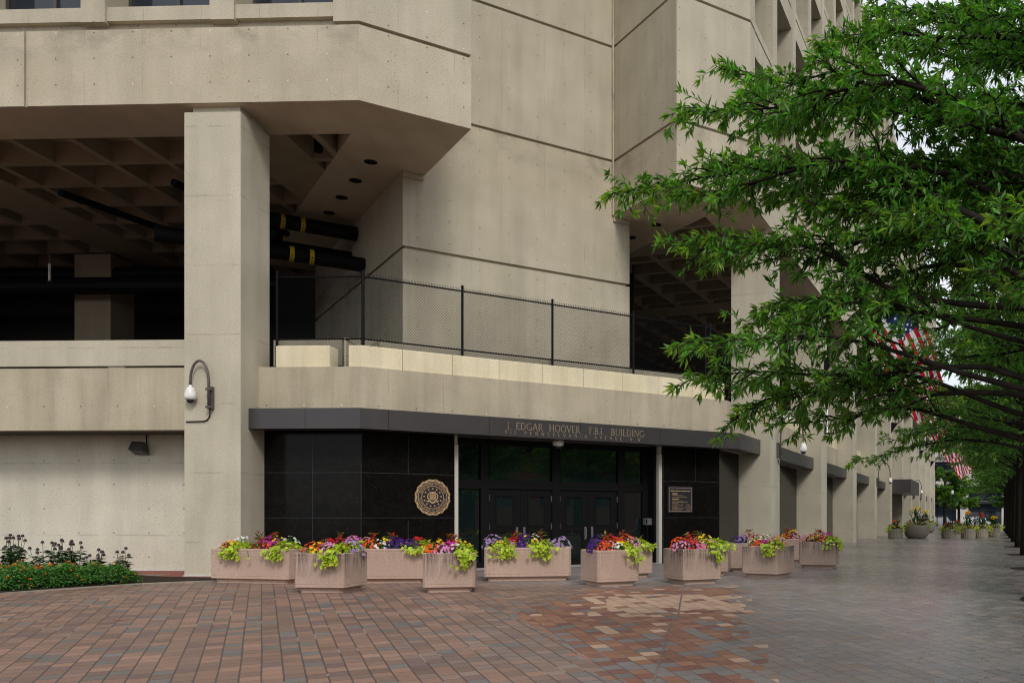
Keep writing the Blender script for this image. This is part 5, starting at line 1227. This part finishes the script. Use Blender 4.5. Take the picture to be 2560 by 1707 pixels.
for k, (c, kd, lab) in enumerate(FARP):
    if kd == 'small':
        R = .53
        if sp_ is None:
            sp_ = thing('round_planter', lab, 'planter', (0, 0, 0), group='fluted grey planters down the avenue'); m = MB(); m.lathe((0, 0, 0), [(.50, 0), (.50, .05), (.53, .07), (.53, .70), (.52, .74), (.46, .74), (.45, .66)], 40, flute=.035); m.build('tub', M['bowl'], sp_); o_ = sp_
        else: o_ = copy_tree(sp_)
        zt = .70
    else:
        R = .9
        if bp_ is None:
            bp_ = thing('bowl_planter', lab, 'planter', (0, 0, 0), group='grey bowl planters down the avenue'); m = MB(); m.lathe((0, 0, 0), [(.60, 0), (.66, .04), (.80, .16), (.88, .38), (.90, .62), (.90, .98), (.88, 1.0), (.80, 1.0), (.79, .9)], 40); m.build('tub', M['bowl'], bp_, smooth=True); o_ = bp_
        else: o_ = copy_tree(bp_)
        zt = .96
    o_.location = (*c, 0); o_["label"] = lab
    canna(np.array(c), zt, R*.85, ['sparse orange canna and lavender flowers in the small planter by the columns', 'tall yellow cannas in the large grey bowl', 'yellow cannas in the farther grey bowl', 'mixed red flowers and lime vine in the planter right of the gap', 'mixed flowers in the set-back fluted planter', 'orange and yellow cannas above lavender flowers in the far group', 'dark cannas in the planter overlapping its neighbour', 'yellow-tipped cannas in the rightmost far planter'][k], h=[.6, 1.35, 1.25, .4, .5, 1.3, 1.1, .9][k], cols=(('orange',), ('yellow',), ('yellow',), ('red',), ('orange',), ('orange', 'yellow'), ('orange',), ('yellow',))[k], big=k not in (0, 3, 4))

# ------------------------------------------------------------------ far end: stone building, cars, people, trees, lamps
FA = LP(176, -30); fu, fn = -ip, dp         # facade line runs off to the right, away direction is the avenue's
def LF(s, t=0): return LP(176, -s)*1.0+t*dp
sbld = thing('stone_building', 'pale limestone building with big windows closing the end of the avenue', 'building', (*LF(20, 8), 0))
m = MB(); XS = [(-26+9.5*k) for k in range(10)]
LEV = [(0, 4.5), (5.1, 7.6), (11.2, 14.0), (16.2, 19), (21.2, 24)]
for k in range(9):
    x0, x1 = XS[k]+1.3, XS[k+1]-1.3
    m.fbox(LF, XS[k]-1.3, XS[k]+1.3, 0, 3, 0, 28)
    prev = 0
    for z0, z1 in LEV[1:]: m.fbox(LF, x0, x1, .3, 3, {5.1: 4.5, 11.2: 7.6, 16.2: 14, 21.2: 19}[z0], z0)
    m.fbox(LF, x0, x1, .3, 3, 24, 28)
m.fbox(LF, XS[0]-1.2, XS[-1], 3, 22, 0, 28)
m.build('wall', M['stone'], sbld)
for z in (8.3, 15, 27.6):
    m = MB(); m.fbox(LF, XS[0]-1.5, XS[-1], -.45, -.02, z, z+.6); m.build('cornice', M['stone'], sbld)
for k in range(1, 8):
    for z0, z1 in LEV[:4]:
        x0, x1 = XS[k]+1.32, XS[k+1]-1.32; m = MB(); nn = 3
        for i in range(nn+1): q = x0+(x1-x0)*i/nn; m.fbox(LF, q-.12, q+.12, .5, .7, z0, z1)
        m.fbox(LF, x0, x1, .5, .7, z1-.2, z1); m.fbox(LF, x0, x1, .5, .7, z0+.62*(z1-z0), z0+.62*(z1-z0)+.15)
        f = m.build('window', M['frame'], sbld); p = MB(); p.fbox(LF, x0, x1, .6, .65, z0, z1); p.build('pane', M['winglass'], f)
    m = MB(); m.fbox(LF, XS[k]+1.4, XS[k+1]-1.4, -.5, .3, 4.5, 5.05); m.build('shop_fascia', M['cloth_dark'], sbld)
for k, s in ((5, 'orange'), (7, 'orange')):
    g = NG('lit_shop_window'); g.done((.1, .04, .01), .6); g.b.inputs["Emission Color"].default_value = (1, .25, .03, 1); g.b.inputs["Emission Strength"].default_value = .35
    m = MB(); m.fbox(LF, XS[k]+2.0, XS[k+1]-2.0, .52, .56, .6, 2.6); m.build('lit_shop_window', g.mat, sbld)
def car(name, label, cat, loc, rot, paint, L_=4.8, W=1.85, H=1.75, van=True):
    t = thing(name, label, cat, (0, 0, 0), group='vehicles on the cross street'); h2 = .95
    side = [(-L_/2, .35), (-L_/2, .85), (-L_/2+.15, h2), (-L_/2+.35 if van else -L_/2+.9, h2+.02), (-L_/2+.6 if van else -L_/2+1.4, H), (L_*.12, H), (L_*.25, h2+.05), (L_/2-.2, .85), (L_/2, .7), (L_/2, .35)]
    m = MB()
    for i in range(len(side)):
        a, b = side[i], side[(i+1) % len(side)]; fa_, fb = (W/2-(.14 if a[1] > 1.2 else 0)), (W/2-(.14 if b[1] > 1.2 else 0)); m.face([(a[0], -fa_, a[1]), (b[0], -fb, b[1]), (b[0], fb, b[1]), (a[0], fa_, a[1])])
    for sg in (-1, 1): m.face([(p[0], sg*(W/2-(.14 if p[1] > 1.2 else 0)), p[1]) for p in side][::sg])
    m.build('body', paint, t)
    for sg in (-1, 1):
        y0, y1 = sg*(W/2-.025), sg*(W/2-.12); m = MB(); m.face([(-L_/2+.75 if van else -L_/2+1.25, y0, h2+.12), (-L_/2+.85 if van else -L_/2+1.55, y1, H-.10), (-.2, y1, H-.10), (-.2, y0, h2+.12)]); m.face([(-.1, y0, h2+.12), (-.1, y1, H-.10), (L_*.11, y1, H-.10), (L_*.21, y0, h2+.12)]); m.build('side_window', M['carglass'], t)
    for x0, x1 in ((-L_/2+.36, -L_/2+.58) if van else (-L_/2+.95, -L_/2+1.38), (L_*.245, L_*.125)):
        e = -.012 if x0 < 0 else .012; m = MB(); m.face([(x0+e, -W/2+.1, h2+.1), (x1+e, -W/2+.22, H-.06), (x1+e, W/2-.22, H-.06), (x0+e, W/2-.1, h2+.1)]); m.build('windscreen', M['carglass'], t)
    for x_ in (-L_*.31, L_*.31):
        for sg in (-1, 1):
            y = sg*(W/2-.1); m = MB(); m.tube([(x_, y-.11, .34), (x_, y+.11, .34)], .34, 18); w_ = m.build('wheel', M['tyre'], t); m = MB(); m.tube([(x_, y+sg*.09, .34), (x_, y+sg*.118, .34)], .21, 14); m.build('rim', M['rim'], w_)
    for sg in (-1, 1):
        m = MB(); m.box((-L_/2-.004, sg*(W/2-.18), .80), (.02, .24, .2)); m.build('tail_light', M['lamp_red'], t); m = MB(); m.box((L_/2-.03, sg*(W/2-.25), .72), (.12, .32, .14)); m.build('headlight', M['lamp_clear'], t)
    t.location = (*loc, -.15); t.rotation_euler = (0, 0, rot)
cr_ang = math.atan2(fu[1], fu[0])
def LX(s, t=0): return LP(158, -s)+t*dp
for s, t_, p, lab, v in ((-6.5, 0, 'carblack', 'black car partly behind the last columns', False), (-.6, .5, 'silver', 'silver estate car waiting across the avenue end', True), (6.0, 2.5, 'carwhite', 'white van-like car right of the silver one', True), (14.5, 0, 'carblue', 'blue-grey car behind the walkers', False), (20.5, 1, 'carblack', 'dark van beside the tree trunks', True)):
    car('parked_car', lab, 'car', LX(s, t_), cr_ang, M[p], van=v, H=1.85 if v else 1.5)
def person(name_lab, loc, face, shirt, trousers, h=1.75, stride=.18):
    t = thing('person', name_lab, 'person', (*loc, 0), group='people far down the avenue'); s_ = h/1.75
    f = np.array([math.sin(face), math.cos(face), 0]); r = np.array([f[1], -f[0], 0]); Z_ = np.array([0, 0, 1.]); o_ = np.array([*loc, 0.])
    def J(x_, y_, z): return o_+(r*x_+f*y_+Z_*z)*s_
    joints = dict(pel=J(0, 0, .95), chest=J(0, .02, 1.32), neck=J(0, .03, 1.48), head=J(0, .05, 1.62), top=J(0, .04, 1.72))
    E_ = [('pel', 'chest'), ('chest', 'neck'), ('neck', 'head'), ('head', 'top')]; R = dict(pel=.13, chest=.15, neck=.055, head=.095, top=.07)
    for sg, n in ((-1, 'l'), (1, 'r')):
        for k, (q, rr) in {'hip': (J(sg*.09, 0, .9), .09), 'knee': (J(sg*.1, sg*stride*.5+.04, .5), .06), 'ank': (J(sg*.1, sg*stride-.02, .09), .042), 'toe': (J(sg*.11, sg*stride+.16, .04), .035), 'sho': (J(sg*.17, .02, 1.40), .06), 'elb': (J(sg*.24, -.03-sg*.06, 1.12), .045), 'wri': (J(sg*.25, .08-sg*.1, .90), .032), 'palm': (J(sg*.25, .11-sg*.1, .83), .035)}.items(): joints[n+k] = q; R[n+k] = rr
        E_ += [('pel', n+'hip'), (n+'hip', n+'knee'), (n+'knee', n+'ank'), (n+'ank', n+'toe'), ('chest', n+'sho'), (n+'sho', n+'elb'), (n+'elb', n+'wri'), (n+'wri', n+'palm')]
        for q, (dx, L_) in enumerate(((-.03, .07), (-.01, .085), (.01, .08), (.028, .065), (.05, .05))):
            a, b = J(sg*.25, .11-sg*.1+dx, .80), J(sg*(.25-.01), .12-sg*.1+dx*1.2, .80-L_); joints[f'{n}f{q}'] = b; R[f'{n}f{q}'] = .009; E_.append((n+'palm', f'{n}f{q}'))
    def skin_(name, names, edges, grow, mat, par):
        idx = {k: i for i, k in enumerate(names)}; me = bpy.data.meshes.new(name); me.from_pydata([tuple(joints[k]-o_) for k in names], [(idx[a], idx[b]) for a, b in edges], [])
        ob = bpy.data.objects.new(name, me); COL.objects.link(ob); md = ob.modifiers.new('skin', 'SKIN'); md.use_smooth_shade = True
        sv = me.skin_vertices[0].data if me.skin_vertices else None
        if sv is None:
            bm_ = None
        else:
            for k in names: sv[idx[k]].radius = ((R[k]+grow)*s_,)*2
            sv[0].use_root = True
        ob.modifiers.new('sub', 'SUBSURF').levels = 1; me.materials.append(mat); ob.parent = par; return ob
    import bmesh
    def skinned(name, names, edges, grow, mat):
        idx = {k: i for i, k in enumerate(names)}; bm_ = bmesh.new(); ly = bm_.verts.layers.skin.verify(); vs = []
        for i, k in enumerate(names):
            v = bm_.verts.new(tuple(joints[k]-o_)); v[ly].radius = ((R[k]+grow)*s_,)*2; v[ly].use_root = i == 0; vs.append(v)
        for a, b in edges: bm_.edges.new((vs[idx[a]], vs[idx[b]]))
        me = bpy.data.meshes.new(name); bm_.to_mesh(me); bm_.free(); ob = bpy.data.objects.new(name, me); COL.objects.link(ob)
        md = ob.modifiers.new('skin', 'SKIN'); md.use_smooth_shade = True; sb_ = ob.modifiers.new('sub', 'SUBSURF'); sb_.levels = sb_.render_levels = 1; me.materials.append(mat); ob.parent = t; return ob
    skinned('body', list(joints), E_, 0, M['skin'])
    sh_ = ['pel', 'chest', 'lsho', 'lelb', 'rsho', 'relb']; skinned('shirt', sh_, [('pel', 'chest'), ('chest', 'lsho'), ('lsho', 'lelb'), ('chest', 'rsho'), ('rsho', 'relb')], .022, shirt)
    tr_ = ['pel', 'lhip', 'lknee', 'lank', 'rhip', 'rknee', 'rank']; skinned('trousers', tr_, [('pel', 'lhip'), ('lhip', 'lknee'), ('lknee', 'lank'), ('pel', 'rhip'), ('rhip', 'rknee'), ('rknee', 'rank')], .018, trousers)
    m = MB(); m.lathe(tuple(J(0, .03, 1.655)), [(.10*s_, -.02), (.105*s_, .03), (.09*s_, .08), (.04*s_, .11)], 14); m.build('hair', M['hair'], t, smooth=True)
    m = MB(); m.lathe(tuple(J(0, .155, 1.60)), [(.008, -.02), (.016, -.012), (.006, .025)], 8)
    for sg in (-1, 1): m.lathe(tuple(J(sg*.035, .13, 1.635)), [(.004, -.012), (.014, 0), (.004, .012)], 8)
    m.build('facial_features', M['hair'], t)
    m = MB()
    for sg in (-1, 1): m.lathe(tuple(J(sg*.1, sg*stride+.05, 0)), [(.06, 0), (.062, .04), (.04, .08)], 10, sx=.8, sy=1.6)
    m.build('shoes', M['cloth_dark'], t)
person('person in black walking between the bowl planters and the columns', (24.3, 85), math.radians(200), M['cloth_dark'], M['cloth_dark'], 1.8)
person('person in a white shirt and dark trousers walking beyond the far planters', (42.9, 121), math.radians(200), M['shirt_white'], M['cloth_dark'], 1.75)
person('person in a dark shirt walking just left of the one in white', (42.2, 122.5), math.radians(200), M['cloth_grey'], M['cloth_dark'], 1.72)
FT = far_oak(31, 'x', 10, .42, 1.0)
for k, (x_, y_, lab, rot) in enumerate(((46.5, 150, 'light green street tree standing before the stone building', 2.1), (59, 152, 'small bushy street tree right of the first one before the stone building', .4), (51.5, 158, 'mid green street tree between the two others before the stone building', 4.0))):
    c_ = copy_tree(FT) if k else FT; c_.location = (x_, y_, 0); c_.rotation_euler = (0, 0, rot); c_["label"] = lab; c_["group"] = 'street trees before the stone building'
    if k: c_.scale = (.9, .9, .75)
def lamp(loc, h, lab):
    t = thing('street_lamp', lab, 'street lamp', (*loc, 0), group='street lamps'); m = MB(); m.lathe((*loc, 0), [(.16, 0), (.16, .3), (.08, .5), (.06, h-.5), (.05, h)], 12); m.build('post', M['blackmetal'], t)
    m = MB(); m.lathe((*loc, h), [(.10, 0), (.2, .1), (.24, .35), (.17, .6), (.05, .72)], 12); m.build('globe', M['white'], t, smooth=True)
    m = MB(); m.lathe((*loc, h), [(.12, .70), (.07, .8), (.02, .95)], 10); m.build('finial', M['blackmetal'], t)
lamp((44.6, 140), 5.2, 'globe street lamp on a dark post by the cross street')
lamp((48.2, 160), 5.2, 'farther globe street lamp before the stone building')

# ------------------------------------------------------------------ across the street, behind us: seen mirrored in the granite and the door glass
ob_ = thing('brick_building', 'brown office block across the avenue, only mirrored in the dark door glass', 'building', (68, -20, -.15))
m = MB(); m.prism([(57, -48), (76, 10), (92, 5), (73, -53)], -1.5, 32); m.build('wall', M['redbrick'], ob_)
for z in (3, 8, 13, 18):
    m = MB()
    for k in range(9): a_ = np.array([57, -48])+np.array([19, 58])*(k+.2)/9; b_ = a_+np.array([19, 58])*.065; n_ = np.array([-.95, .31])*.06; m.prism([a_, b_, b_+n_, a_+n_], z, z+2.8)
    m.build('window_row', M['winglass'], ob_)
for k, (x_, y_) in enumerate(((17, 9), (25, 4), (31, 12), (34, -4), (40, 6), (27, -12), (13, -6), (44, -8), (46, 15))):
    c_ = copy_tree(FO[k % 2]); c_.location = (x_, y_, gz(y_)-.1); c_.rotation_euler = (0, 0, 1.1*k+.3); c_.scale = (1.25, 1.25, 1.0)
    c_["label"] = 'tall street tree across the road, only mirrored in the entrance glass and granite'; c_["group"] = 'trees across the street mirrored in the glass'
